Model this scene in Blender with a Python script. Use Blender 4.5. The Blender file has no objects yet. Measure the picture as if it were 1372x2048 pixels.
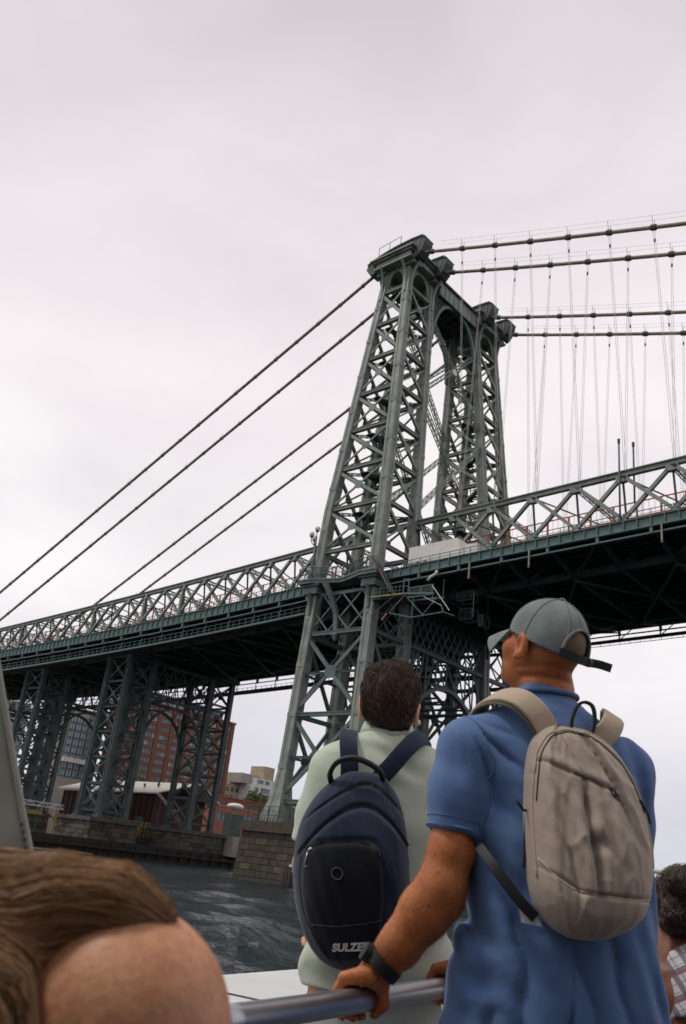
import bpy, bmesh, math, random
import numpy as np
from mathutils import Vector, Matrix, Euler
random.seed(7); np.random.seed(7)
scene = bpy.context.scene
col = scene.collection
rad = math.radians

# ------------------------------------------------------------------ camera
CX, CY, CZ, YAW, PITCH, ROLL, FPX = 70.17, -93.61, 3.21, rad(43.03), rad(22.72), rad(6.84), 1690.0
CAM = Vector((CX, CY, CZ))
fwd = Vector((-math.sin(YAW)*math.cos(PITCH), math.cos(YAW)*math.cos(PITCH), math.sin(PITCH)))
rgt = Vector((math.cos(YAW), math.sin(YAW), 0)); upv = rgt.cross(fwd)
R2 = rgt*math.cos(ROLL)+upv*math.sin(ROLL); U2 = -rgt*math.sin(ROLL)+upv*math.cos(ROLL)
cd = bpy.data.cameras.new('camera'); cam = bpy.data.objects.new('camera', cd); col.objects.link(cam)
cam.matrix_world = Matrix(((R2.x, U2.x, -fwd.x, CX), (R2.y, U2.y, -fwd.y, CY), (R2.z, U2.z, -fwd.z, CZ), (0, 0, 0, 1)))
cd.sensor_fit = 'HORIZONTAL'; cd.sensor_width = 24.0; cd.lens = 24.0*FPX/1372.0
cd.clip_start = 0.05; cd.clip_end = 6000
cd.dof.use_dof = True; cd.dof.focus_distance = 4.2; cd.dof.aperture_fstop = cd.lens/1000/0.0044
scene.camera = cam

# ------------------------------------------------------------------ sky
SUN_EL, SUN_AZ = rad(60), rad(228)      # azimuth measured clockwise from +Y
world = bpy.data.worlds.new("World"); scene.world = world; world.use_nodes = True
nt = world.node_tree; nt.nodes.clear()
def N(nt, t, **k):
    n = nt.nodes.new(t)
    for a, b in k.items(): setattr(n, a, b)
    return n
wo = N(nt, 'ShaderNodeOutputWorld'); bg = N(nt, 'ShaderNodeBackground'); bg.inputs['Strength'].default_value = 0.1
sky = N(nt, 'ShaderNodeTexSky', sky_type='NISHITA', sun_disc=False, sun_elevation=SUN_EL, sun_rotation=SUN_AZ)
tc = N(nt, 'ShaderNodeTexCoord')
mp = N(nt, 'ShaderNodeMapping'); mp.inputs['Scale'].default_value = (1.0, 1.0, 2.2)
n1 = N(nt, 'ShaderNodeTexNoise'); n1.inputs['Scale'].default_value = 2.1; n1.inputs['Detail'].default_value = 5; n1.inputs['Roughness'].default_value = .5; n1.inputs['Distortion'].default_value = .4
rp = N(nt, 'ShaderNodeValToRGB'); rp.color_ramp.elements[0].position = .3; rp.color_ramp.elements[1].position = .68
rp.color_ramp.elements[0].color = (.77, .755, .785, 1); rp.color_ramp.elements[1].color = (.96, .95, .95, 1)
# the cloud deck is thinner (brighter) in a band above the horizon and thicker overhead
sep = N(nt, 'ShaderNodeSeparateXYZ')
hr = N(nt, 'ShaderNodeValToRGB'); cr = hr.color_ramp
cr.elements[0].position = 0; cr.elements[0].color = (.66, .70, .77, 1)
cr.elements[1].position = 1; cr.elements[1].color = (.60, .585, .61, 1)
for p, c in ((.10, (.74, .76, .82, 1)), (.27, (.95, .945, .955, 1)), (.5, (.98, .965, .97, 1)), (.68, (.82, .795, .82, 1)), (.82, (.69, .67, .70, 1))):
    e = cr.elements.new(p); e.color = c
m1 = N(nt, 'ShaderNodeMix', data_type='RGBA', blend_type='MULTIPLY'); m1.inputs['Factor'].default_value = 1
m2 = N(nt, 'ShaderNodeMix', data_type='RGBA', blend_type='MULTIPLY'); m2.inputs['Factor'].default_value = 1
m2.inputs[7].default_value = (11.5, 11.15, 11.1, 1)
m3 = N(nt, 'ShaderNodeMix', data_type='RGBA'); m3.inputs['Factor'].default_value = .97
L = nt.links.new
L(tc.outputs['Generated'], mp.inputs['Vector']); L(mp.outputs[0], n1.inputs['Vector']); L(n1.outputs['Fac'], rp.inputs['Fac'])
L(tc.outputs['Generated'], sep.inputs[0]); L(sep.outputs['Z'], hr.inputs['Fac'])
L(rp.outputs[0], m1.inputs[6]); L(hr.outputs[0], m1.inputs[7]); L(m1.outputs[2], m2.inputs[6])
L(sky.outputs[0], m3.inputs[6]); L(m2.outputs[2], m3.inputs[7]); L(m3.outputs[2], bg.inputs['Color']); L(bg.outputs[0], wo.inputs[0])

sd = bpy.data.lights.new('sun', 'SUN'); sd.energy = 1.5; sd.angle = rad(10); sd.color = (1, .96, .9)
so = bpy.data.objects.new('sun', sd); col.objects.link(so)
sdir = Vector((math.sin(SUN_AZ)*math.cos(SUN_EL), math.cos(SUN_AZ)*math.cos(SUN_EL), math.sin(SUN_EL)))
so.rotation_euler = sdir.to_track_quat('Z', 'Y').to_euler(); so.location = (0, 0, 200)
scene.view_settings.view_transform = 'Standard'; scene.view_settings.look = 'None'
scene.view_settings.exposure = 0.0; scene.view_settings.gamma = 1.0; scene.view_settings.use_curve_mapping = False
scene.cycles.max_bounces = 6; scene.cycles.diffuse_bounces = 3; scene.cycles.glossy_bounces = 3; scene.cycles.transparent_max_bounces = 8

# ------------------------------------------------------------------ materials
def mat(name, c, rough=.6, metal=0.0, var=.0, vscale=3.0, c2=None, bump=0.0, bscale=20.0, coord='Object', spec=.5, bdist=.01, detail=4, streak=None, rust=0, **kw):
    m = bpy.data.materials.new(name); m.use_nodes = True; t = m.node_tree; b = t.nodes['Principled BSDF']
    b.inputs['Base Color'].default_value = (*c, 1); b.inputs['Roughness'].default_value = rough; b.inputs['Metallic'].default_value = metal
    b.inputs['Specular IOR Level'].default_value = spec
    if coord == 'World':
        g = N(t, 'ShaderNodeNewGeometry'); src = g.outputs['Position']
    else:
        g = N(t, 'ShaderNodeTexCoord'); src = g.outputs[coord]
    if c2 is not None:
        no = N(t, 'ShaderNodeTexNoise'); no.inputs['Scale'].default_value = vscale; no.inputs['Detail'].default_value = detail
        if streak:
            mm = N(t, 'ShaderNodeMapping'); mm.inputs['Scale'].default_value = streak; t.links.new(src, mm.inputs[0]); t.links.new(mm.outputs[0], no.inputs['Vector'])
        else: t.links.new(src, no.inputs['Vector'])
        r = N(t, 'ShaderNodeValToRGB'); r.color_ramp.elements[0].position = .5-var; r.color_ramp.elements[1].position = .5+var
        r.color_ramp.elements[0].color = (*c, 1); r.color_ramp.elements[1].color = (*c2, 1)
        t.links.new(no.outputs['Fac'], r.inputs[0]); t.links.new(r.outputs[0], b.inputs['Base Color'])
    if rust:
        lk = b.inputs['Base Color'].links[0].from_socket; mm = N(t, 'ShaderNodeMapping'); mm.inputs['Scale'].default_value = (1.6, 1.6, .16); t.links.new(src, mm.inputs[0])
        n3 = N(t, 'ShaderNodeTexNoise'); n3.inputs['Scale'].default_value = 1.3; n3.inputs['Detail'].default_value = 6; n3.inputs['Roughness'].default_value = .65; t.links.new(mm.outputs[0], n3.inputs['Vector'])
        r3 = N(t, 'ShaderNodeValToRGB'); r3.color_ramp.elements[0].position = .56; r3.color_ramp.elements[1].position = .72; r3.color_ramp.elements[0].color = (0, 0, 0, 1); r3.color_ramp.elements[1].color = (rust, rust, rust, 1)
        mx = N(t, 'ShaderNodeMix', data_type='RGBA'); mx.inputs[7].default_value = (.10, .075, .05, 1); t.links.new(n3.outputs['Fac'], r3.inputs[0]); t.links.new(r3.outputs[0], mx.inputs['Factor']); t.links.new(lk, mx.inputs[6]); t.links.new(mx.outputs[2], b.inputs['Base Color'])
    if bump:
        nb = N(t, 'ShaderNodeTexNoise'); nb.inputs['Scale'].default_value = bscale; nb.inputs['Detail'].default_value = 4
        t.links.new(src, nb.inputs['Vector'])
        bp = N(t, 'ShaderNodeBump'); bp.inputs['Strength'].default_value = bump; bp.inputs['Distance'].default_value = bdist
        t.links.new(nb.outputs['Fac'], bp.inputs['Height']); t.links.new(bp.outputs[0], b.inputs['Normal'])
    return m
M = {}
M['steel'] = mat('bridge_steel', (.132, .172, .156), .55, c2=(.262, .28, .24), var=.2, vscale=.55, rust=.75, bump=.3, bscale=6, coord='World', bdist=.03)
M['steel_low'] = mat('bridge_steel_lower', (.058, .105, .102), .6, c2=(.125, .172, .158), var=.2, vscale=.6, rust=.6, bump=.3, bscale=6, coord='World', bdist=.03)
M['steel_dark'] = mat('dark_shaded_steel', (.030, .047, .045), .7, c2=(.06, .08, .074), var=.18, vscale=.7, coord='World')  # dark steel; under the deck its tone stands in for shade
M['bent'] = mat('support_steel', (.038, .058, .062), .6, c2=(.075, .098, .098), var=.2, vscale=.6, coord='World')
M['girder'] = mat('girder_paint', (.055, .12, .115), .5, c2=(.10, .16, .145), var=.2, vscale=.8, coord='World')
M['cable'] = mat('cable_wrap', (.30, .27, .20), .7, c2=(.20, .17, .12), var=.2, vscale=1.2, coord='World')
M['clamp'] = mat('clamp_iron', (.07, .075, .065), .7)
M['rope'] = mat('wire_rope', (.52, .48, .46), .7)
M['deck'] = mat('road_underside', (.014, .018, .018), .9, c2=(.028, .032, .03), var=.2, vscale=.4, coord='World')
M['red'] = mat('red_primer', (.55, .13, .06), .7, c2=(.38, .10, .05), var=.2, vscale=1.5, coord='World')
M['white'] = mat('white_paint', (.72, .70, .66), .5, c2=(.60, .58, .53), var=.2, vscale=1.5, coord='World')
M['stone'] = mat('granite_block', (.085, .066, .042), .85, c2=(.033, .027, .019), var=.22, vscale=1.1, bump=.7, bscale=5, coord='World', bdist=.05)
M['stone2'] = mat('granite_pale', (.105, .098, .082), .85, c2=(.05, .047, .04), var=.2, vscale=.9, bump=.6, bscale=5, coord='World', bdist=.05)
M['stone_dark'] = mat('granite_dark', (.055, .045, .032), .85, c2=(.03, .026, .02), var=.2, vscale=1.4, bump=.7, bscale=5, coord='World', bdist=.05)
M['stone_mid'] = mat('granite_grey_brown', (.12, .098, .068), .85, c2=(.06, .052, .038), var=.2, vscale=.7, bump=.7, bscale=5, coord='World', bdist=.05)
M['mortar'] = mat('dark_mortar', (.05, .045, .038), .95)
M['wetstone'] = mat('wet_algae_stone', (.028, .027, .02), .5, c2=(.05, .045, .03), var=.2, vscale=1, coord='World')
M['brick'] = mat('red_brick', (.19, .075, .05), .9, c2=(.14, .058, .04), var=.25, vscale=1.5, coord='World')
M['brick2'] = mat('orange_brick', (.31, .115, .068), .9, c2=(.23, .085, .052), var=.25, vscale=.8, coord='World')
M['glass'] = mat('window_glass', (.035, .065, .08), .12, c2=(.10, .17, .18), var=.12, vscale=.16, coord='World', spec=.8)
M['glass_b'] = mat('blue_window_glass', (.10, .18, .24), .15, c2=(.19, .28, .34), var=.2, vscale=.12, coord='World', spec=.8)
M['frame'] = mat('dark_frame', (.05, .052, .055), .6)
M['concrete'] = mat('concrete', (.34, .32, .29), .9, c2=(.25, .235, .21), var=.25, vscale=.7, coord='World')
M['tan'] = mat('tan_masonry', (.42, .34, .22), .9, c2=(.30, .24, .16), var=.2, vscale=.5, coord='World')
M['whitewall'] = mat('white_render', (.58, .58, .56), .85, c2=(.48, .48, .46), var=.2, vscale=.4, coord='World')
M['roof'] = mat('pale_metal_roof', (.62, .58, .52), .6, c2=(.54, .51, .46), var=.2, vscale=.8, coord='World')
M['barn'] = mat('dark_red_cladding', (.055, .016, .013), .85, c2=(.035, .012, .01), var=.2, vscale=.8, coord='World')
M['yellow'] = mat('yellow_paint', (.32, .25, .04), .6, c2=(.2, .15, .03), var=.2, vscale=1, coord='World')
M['timber'] = mat('tarred_timber', (.016, .015, .013), .9, c2=(.03, .027, .022), var=.2, vscale=1.5, coord='World')
M['ground'] = mat('dock_ground', (.07, .065, .055), .95, c2=(.10, .095, .08), var=.25, vscale=.15, coord='World')
M['leaf'] = mat('leaf_green', (.055, .085, .03), .8, c2=(.10, .12, .045), var=.2, vscale=1.2, coord='World')
M['trunk'] = mat('bark', (.07, .05, .035), .9)
M['lampglass'] = mat('globe_glass', (.72, .70, .60), .3)

# ------------------------------------------------------------------ helpers
WM = {}
def tag(o, label=None, cat=None, group=None, kind=None):
    if label: o['label'] = label
    if cat: o['category'] = cat
    if group: o['group'] = group
    if kind: o['kind'] = kind
    return o
def thing(name, label, cat, loc=(0, 0, 0), group=None):
    o = bpy.data.objects.new(name, None); o.empty_display_size = .2; col.objects.link(o)
    o.matrix_basis = Matrix.Translation(loc); WM[o.name] = Matrix.Translation(loc)
    return tag(o, label, cat, group)
def wm(o): return WM.get(o.name, Matrix.Identity(4))
def link(name, me, mw, parent=None, kind=None):
    o = bpy.data.objects.new(name, me); col.objects.link(o)
    if parent is not None:
        o.parent = parent; o.matrix_basis = wm(parent).inverted() @ mw
    else: o.matrix_basis = mw
    WM[o.name] = mw.copy()
    if kind: o['kind'] = kind
    return o
class MB:
    def __init__(s): s.v = []; s.f = []; s.mi = []
    def add(s, vs, fs, mi=0):
        b = len(s.v); s.v += [tuple(x) for x in vs]; s.f += [tuple(i+b for i in f) for f in fs]; s.mi += [mi]*len(fs); return s
    def box(s, lo, hi, mi=0):
        x0, y0, z0 = lo; x1, y1, z1 = hi
        return s.add([(x0, y0, z0), (x1, y0, z0), (x1, y1, z0), (x0, y1, z0), (x0, y0, z1), (x1, y0, z1), (x1, y1, z1), (x0, y1, z1)],
                     [(0, 3, 2, 1), (4, 5, 6, 7), (0, 1, 5, 4), (1, 2, 6, 5), (2, 3, 7, 6), (3, 0, 4, 7)], mi)
    def beam(s, a, b, w, h, up=(0, 0, 1), mi=0, w2=None, h2=None):
        a = Vector(a); b = Vector(b); d = (b-a).normalized(); u = Vector(up)
        if abs(d.dot(u)) > .98: u = Vector((1, 0, 0))
        x = d.cross(u).normalized(); y = x.cross(d).normalized()
        w2 = w2 or w; h2 = h2 or h; vs = []
        for p, ww, hh in ((a, w, h), (b, w2, h2)):
            for sx, sy in ((-1, -1), (1, -1), (1, 1), (-1, 1)): vs.append(p+x*sx*ww/2+y*sy*hh/2)
        return s.add(vs, [(3, 2, 1, 0), (4, 5, 6, 7), (0, 1, 5, 4), (1, 2, 6, 5), (2, 3, 7, 6), (3, 0, 4, 7)], mi)
    def tube(s, pts, r, n=8, mi=0, cap=True):
        pts = [Vector(p) for p in pts]; rings = []; rr = r if hasattr(r, '__len__') else [r]*len(pts)
        u = None
        for i, p in enumerate(pts):
            d = (pts[min(i+1, len(pts)-1)]-pts[max(i-1, 0)]).normalized()
            if u is None: u = Vector((0, 0, 1)) if abs(d.z) < .9 else Vector((1, 0, 0))
            x = d.cross(u).normalized(); y = x.cross(d).normalized(); u = y
            rings.append([p+(x*math.cos(2*math.pi*k/n)+y*math.sin(2*math.pi*k/n))*rr[i] for k in range(n)])
        vs = [q for rg in rings for q in rg]; fs = []
        for i in range(len(pts)-1):
            for k in range(n): fs.append((i*n+k, i*n+(k+1) % n, (i+1)*n+(k+1) % n, (i+1)*n+k))
        if cap: fs += [tuple(range(n-1, -1, -1)), tuple(range((len(pts)-1)*n, len(pts)*n))]
        return s.add(vs, fs, mi)
    def prism(s, poly, vec, mi=0):
        n = len(poly); vec = Vector(vec); vs = [Vector(p) for p in poly]+[Vector(p)+vec for p in poly]
        fs = [tuple(range(n-1, -1, -1)), tuple(range(n, 2*n))]+[(i, (i+1) % n, n+(i+1) % n, n+i) for i in range(n)]
        return s.add(vs, fs, mi)
    def ell(s, c, r, nu=12, nv=8, mi=0, rot=None):
        vs = []; fs = []
        for j in range(nv+1):
            th = math.pi*j/nv
            for i in range(nu):
                ph = 2*math.pi*i/nu; p = Vector((r[0]*math.sin(th)*math.cos(ph), r[1]*math.sin(th)*math.sin(ph), r[2]*math.cos(th)))
                if rot is not None: p = rot @ p
                vs.append(Vector(c)+p)
        for j in range(nv):
            for i in range(nu): fs.append((j*nu+i, (j+1)*nu+i, (j+1)*nu+(i+1) % nu, j*nu+(i+1) % nu))
        return s.add(vs, fs, mi)
    def mesh(s, name, mats, origin=(0, 0, 0), smooth=False):
        me = bpy.data.meshes.new(name); o = Vector(origin)
        me.from_pydata([tuple(Vector(v)-o) for v in s.v], [], s.f)
        for m in (mats if isinstance(mats, (list, tuple)) else [mats]): me.materials.append(m)
        if any(s.mi): me.polygons.foreach_set('material_index', s.mi)
        if smooth: me.polygons.foreach_set('use_smooth', [True]*len(me.polygons))
        me.update(); return me
    def build(s, name, mats, parent=None, origin=None, smooth=False, kind=None):
        if origin is None:
            a = np.array([tuple(v) for v in s.v]); origin = ((a[:, 0].min()+a[:, 0].max())/2, (a[:, 1].min()+a[:, 1].max())/2, a[:, 2].min())
        return link(name, s.mesh(name, mats, origin, smooth), Matrix.Translation(origin), parent, kind)
# shared unit beam meshes: length 1 along Z, section 1 x 1
UNIT = {}
def unit(shape, m):
    k = (shape, m.name)
    if k in UNIT: return UNIT[k]
    b = MB()
    if shape == 'box': b.box((-.5, -.5, 0), (.5, .5, 1))
    elif shape == 'I':   # web across x, flanges at +-y
        b.box((-.5, .34, 0), (.5, .5, 1)); b.box((-.5, -.5, 0), (.5, -.34, 1)); b.box((-.12, -.34, 0), (.12, .34, 1))
    elif shape == 'U':   # two channels with an open middle
        b.box((-.5, -.5, 0), (-.3, .5, 1)); b.box((.3, -.5, 0), (.5, .5, 1)); b.box((-.3, -.38, 0.0), (.3, -.28, 1)); b.box((-.3, .28, 0.0), (.3, .38, 1))
    elif shape == 'ell': b.ell((0, 0, 0), (1, 1, 1), 14, 10)
    UNIT[k] = b.mesh('unit_'+shape, m, smooth=(shape == 'ell')); return UNIT[k]
def bmat(a, b, w, h, up=(0, 0, 1)):
    a = Vector(a); b = Vector(b); d = b-a; L_ = d.length; d.normalize(); u = Vector(up)
    if abs(d.dot(u)) > .98: u = Vector((0, 1, 0))
    x = d.cross(u).normalized(); y = d.cross(x).normalized()*-1
    return Matrix(((x.x*w, y.x*h, d.x*L_, a.x), (x.y*w, y.y*h, d.y*L_, a.y), (x.z*w, y.z*h, d.z*L_, a.z), (0, 0, 0, 1)))
def beam(name, a, b, w, h, parent, m, shape='box', up=(0, 0, 1)):
    return link(name, unit(shape, m), bmat(a, b, w, h, up), parent)
def boxo(name, lo, hi, parent, m):
    return link(name, unit('box', m), Matrix(((hi[0]-lo[0], 0, 0, (lo[0]+hi[0])/2), (0, hi[1]-lo[1], 0, (lo[1]+hi[1])/2), (0, 0, hi[2]-lo[2], lo[2]), (0, 0, 0, 1))), parent)
def lerp(a, b, t): return a+(b-a)*t
def laced(mb, a, b, w, h, up=(0, 0, 1), step=None, bar=.1, lace=.07):
    """four corner angles tied by zigzag lacing"""
    a = Vector(a); b = Vector(b); d = (b-a); L_ = d.length; d.normalize(); u = Vector(up)
    if abs(d.dot(u)) > .98: u = Vector((0, 1, 0))
    x = d.cross(u).normalized(); y = x.cross(d).normalized(); cs = [(-w/2, -h/2), (w/2, -h/2), (w/2, h/2), (-w/2, h/2)]
    for cx_, cy_ in cs: mb.beam(a+x*cx_+y*cy_, b+x*cx_+y*cy_, bar, bar, up=y)
    step = step or max(w, h); n = max(2, int(L_/step))
    for f in range(4):
        p, q = cs[f], cs[(f+1) % 4]
        for i in range(n):
            t0, t1 = i/n, (i+1)/n; s0, s1 = (p, q) if i % 2 == 0 else (q, p)
            mb.beam(a+d*L_*t0+x*s0[0]+y*s0[1], a+d*L_*t1+x*s1[0]+y*s1[1], lace, lace, up=y)
    return mb

# ------------------------------------------------------------------ water
def water():
    bm_v = []; bm_f = []
    # polar sheet about the boat, finer near it, carried on past the horizon
    rs_ = [2.5]
    while rs_[-1] < 4500:
        rs_.append(rs_[-1]*1.022+.02)
    nth = 560; vs = np.zeros((len(rs_)*nth, 3)); th = np.linspace(0, 2*np.pi, nth, endpoint=False)
    R_ = np.array(rs_)[:, None]; X = CX+R_*np.cos(th)[None, :]; Y = CY+R_*np.sin(th)[None, :]
    Z = np.full_like(X, .85); rng = np.random.RandomState(3)
    for k in range(46):
        lam = .9*1.075**k; a = rng.uniform(0, 2*np.pi) if k % 3 else rng.normal(-.6, .6); ph = rng.uniform(0, 6.28)
        amp = .017*lam**.45; amp = min(amp, .034)
        damp = np.clip(1.4-R_*0.028/lam*1.6, 0, 1)
        q = np.sin((X*np.cos(a)+Y*np.sin(a))*2*np.pi/lam+ph+.6*np.sin((X*np.sin(a)-Y*np.cos(a))*2*np.pi/lam/2.7+ph*2))
        Z += amp*damp*q
    V = np.stack([X, Y, Z], -1).reshape(-1, 3); nr = len(rs_)
    i = np.arange(nr-1)[:, None]*nth; j = np.arange(nth)[None, :]; jn = (j+1) % nth
    F_ = np.stack([i+j, i+nth+j, i+nth+jn, i+jn], -1).reshape(-1, 4)
    me = bpy.data.meshes.new('water'); me.vertices.add(len(V)); me.vertices.foreach_set('co', V.ravel())
    me.loops.add(F_.size); me.loops.foreach_set('vertex_index', F_.ravel()); me.polygons.add(len(F_))
    me.polygons.foreach_set('loop_start', np.arange(len(F_))*4); me.polygons.foreach_set('loop_total', np.full(len(F_), 4))
    me.polygons.foreach_set('use_smooth', np.ones(len(F_), bool)); me.update(); me.validate()
    m = bpy.data.materials.new('river_water'); m.use_nodes = True; t = m.node_tree; b = t.nodes['Principled BSDF']
    b.inputs['Base Color'].default_value = (.002, .022, .024, 1); b.inputs['Roughness'].default_value = .05; b.inputs['IOR'].default_value = 1.33
    g = N(t, 'ShaderNodeNewGeometry'); prev = None
    for sc, st, ds, dist in ((1.8, 1.0, 6, .75), (6, 1.0, 5, .28)):
        mm = N(t, 'ShaderNodeMapping'); mm.inputs['Scale'].default_value = (sc, sc*1.9, sc); mm.inputs['Rotation'].default_value = (0, 0, .5)
        nn = N(t, 'ShaderNodeTexNoise'); nn.inputs['Scale'].default_value = 1; nn.inputs['Detail'].default_value = ds; nn.inputs['Distortion'].default_value = .5
        bp = N(t, 'ShaderNodeBump'); bp.inputs['Strength'].default_value = st; bp.inputs['Distance'].default_value = dist
        t.links.new(g.outputs['Position'], mm.inputs[0]); t.links.new(mm.outputs[0], nn.inputs['Vector']); t.links.new(nn.outputs['Fac'], bp.inputs['Height'])
        if prev: t.links.new(prev.outputs[0], bp.inputs['Normal'])
        prev = bp
    t.links.new(prev.outputs[0], b.inputs['Normal']); me.materials.append(m)
    o = link('water', me, Matrix.Identity(4)); o['kind'] = 'structure'
water()

# ------------------------------------------------------------------ shore
SX, GZ = -48.2, 2.8
o = MB().box((-3200, -3000, -3), (SX-1.5, 3000, GZ)).build('dock_ground', M['ground'], kind='structure')
o = MB().box((SX-1.5, -400, -3), (SX-.6, 400, GZ+.35)).build('seawall', M['timber'], kind='structure')
# fender timbers along the wall
fw = thing('timber_fender', 'dark timber fender of piles and walers along the shore wall under the bridge', 'fender', (SX, 0, 0))
for k in range(70):
    y = -60+k*2.3; beam('pile', (SX-.35, y, -2), (SX-.35+random.uniform(-.08, .08), y, 2.7+random.uniform(-.3, .5)), .38, .38, fw, M['timber'])
for z in (.9, 2.1): beam('waler', (SX-.02, -62, z), (SX-.02, 104, z), .3, .34, fw, M['timber'])

# ------------------------------------------------------------------ stone piers
def stone_pier(label, x0, x1, y0, y1, ztop, cap, blocks, m, group, batter=.5, bl=1.5, bh=.62, wet=1.9):
    t = thing('stone_pier', label, 'pier', ((x0+x1)/2, (y0+y1)/2, 0), group)
    zb_ = ztop-cap; b = MB(); i = .12
    b.add([(x0-batter+i, y0-batter+i, -3), (x1+batter-i, y0-batter+i, -3), (x1+batter-i, y1+batter-i, -3), (x0-batter+i, y1+batter-i, -3),
           (x0+i, y0+i, zb_), (x1-i, y0+i, zb_), (x1-i, y1-i, zb_), (x0+i, y1-i, zb_)],
          [(0, 3, 2, 1), (4, 5, 6, 7), (0, 1, 5, 4), (1, 2, 6, 5), (2, 3, 7, 6), (3, 0, 4, 7)])
    b.build('core', M['mortar'], t)
    c = MB(); c.box((x0-.35, y0-.35, zb_), (x1+.35, y1+.35, zb_+cap*.72)); c.box((x0-.2, y0-.2, zb_+cap*.72), (x1+.2, y1+.2, ztop)); c.build('cap_stone', m, t)
    nrow = max(1, int((zb_+.2)/bh)); bh = (zb_+.2)/nrow
    rest = MB(); rng = random.Random(int(x0*7+y0*13))
    for fi, (ax, sgn) in enumerate((('y', -1), ('x', 1), ('y', 1), ('x', -1))):
        lo, hi = (x0, x1) if ax == 'y' else (y0, y1)
        for r in range(nrow):
            z = -.2+r*bh; off = batter*(1-(z+bh/2+3)/(zb_+3)); n = max(2, int(round((hi-lo)/bl))); sh = .5 if r % 2 else 0
            edges = sorted(set([lo-off]+[lo-off+(k+sh)*(hi-lo+2*off)/n for k in range(n+1)]+[hi+off])); edges = [e for e in edges if e <= hi+off+1e-4]
            for a, c_ in zip(edges[:-1], edges[1:]):
                if c_-a < .2: continue
                pr = rng.uniform(.0, .10); g = .03
                if ax == 'y':
                    yy = (y0-off) if sgn < 0 else (y1+off); l_ = (a+g, min(yy, yy-sgn*.35)-(pr if sgn < 0 else 0), z+g); h_ = (c_-g, max(yy, yy-sgn*.35)+(pr if sgn > 0 else 0), z+bh-g)
                else:
                    xx = (x0-off) if sgn < 0 else (x1+off); l_ = (min(xx, xx-sgn*.35)-(pr if sgn < 0 else 0), a+g+.36, z+g); h_ = (max(xx, xx-sgn*.35)+(pr if sgn > 0 else 0), c_-g-.36*(1 if c_ > hi else 0), z+bh-g)
                    l_ = (l_[0], a+g if a > lo else a+g+.36, l_[2])
                mm = M['wetstone'] if z+bh < wet+rng.uniform(-.25, .25) else rng.choice([m, m, M['stone_dark'], M['stone_mid']])
                if fi < 2 and blocks: boxo('stone_block', l_, h_, t, mm)
                elif fi >= 2: rest.box(l_, h_)
    if rest.v: rest.build('stone_facing', m, t, kind='stuff')
    return t

tp_near = stone_pier('tall brown stone pier under the near tower leg with dark wet foot', -8, 8, -20.6, -6, 7.2, 1.15, True, M['stone'], None, bl=1.7, bh=.68)
tp_far = stone_pier('brown stone pier under the far tower leg behind the near one', -8, 8, 6, 20.6, 7.2, 1.15, True, M['stone'], None, bl=1.7, bh=.68)
# fittings on the near pier: white gauge board, small lamp box, timber fender pile
g = thing('tide_gauge', 'white gauge plate with dark square bolted to the near stone pier', 'gauge', (4, -20.8, 4))
MB().box((1.6, -21.0, 4.6), (2.3, -20.86, 5.7)).build('plate', M['white'], g); MB().box((1.78, -21.04, 5.05), (2.12, -21.0, 5.4)).build('dial', M['frame'], g)
MB().box((1.75, -21.0, 3.3), (2.1, -20.9, 4.4)).build('staff', M['concrete'], g)
g = thing('mooring_bracket', 'white step bracket on the near stone pier below the gauge plate', 'bracket', (1.5, -21, 2.6))
MB().box((1.0, -21.35, 2.75), (2.2, -20.9, 2.95)).box((1.5, -21.3, 2.2), (1.75, -20.95, 2.75)).build('bracket_plate', M['white'], g)
g = thing('fender_pile', 'dark timber pile standing against the near stone pier', 'pile', (1.2, -21.6, 0))
for dx in (0, .45, .9): MB().tube([(.7+dx, -21.75, -2.5), (.75+dx, -21.7, 2.3+dx*.2)], .2, 10).build('pile_post', M['timber'], g, smooth=True)
# parapet fence on the piers
def pier_fence(label, y0, y1):
    f = thing('parapet_fence', label, 'fence', (0, y0, 7.2)); P_ = []
    for k in range(10): P_.append((-7.6+k*15.2/9, y0))
    for k in range(1, 9): P_.append((7.6, y0+k*(y1-y0)/8)); P_.append((-7.6, y0+k*(y1-y0)/8))
    for x, y in P_: beam('post', (x, y, 7.2), (x, y, 8.95), .1, .1, f, M['steel_dark'])
    for z in (7.9, 8.4, 8.88):
        beam('rail', (-7.6, y0, z), (7.6, y0, z), .06, .06, f, M['steel_dark']); beam('rail', (7.6, y0, z), (7.6, y1, z), .06, .06, f, M['steel_dark']); beam('rail', (-7.6, y0, z), (-7.6, y1, z), .06, .06, f, M['steel_dark'])
pier_fence('black railing around the top of the near stone pier', -20.4, -6.4)
pier_fence('black railing around the top of the far stone pier', 6.4, 20.3)

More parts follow.
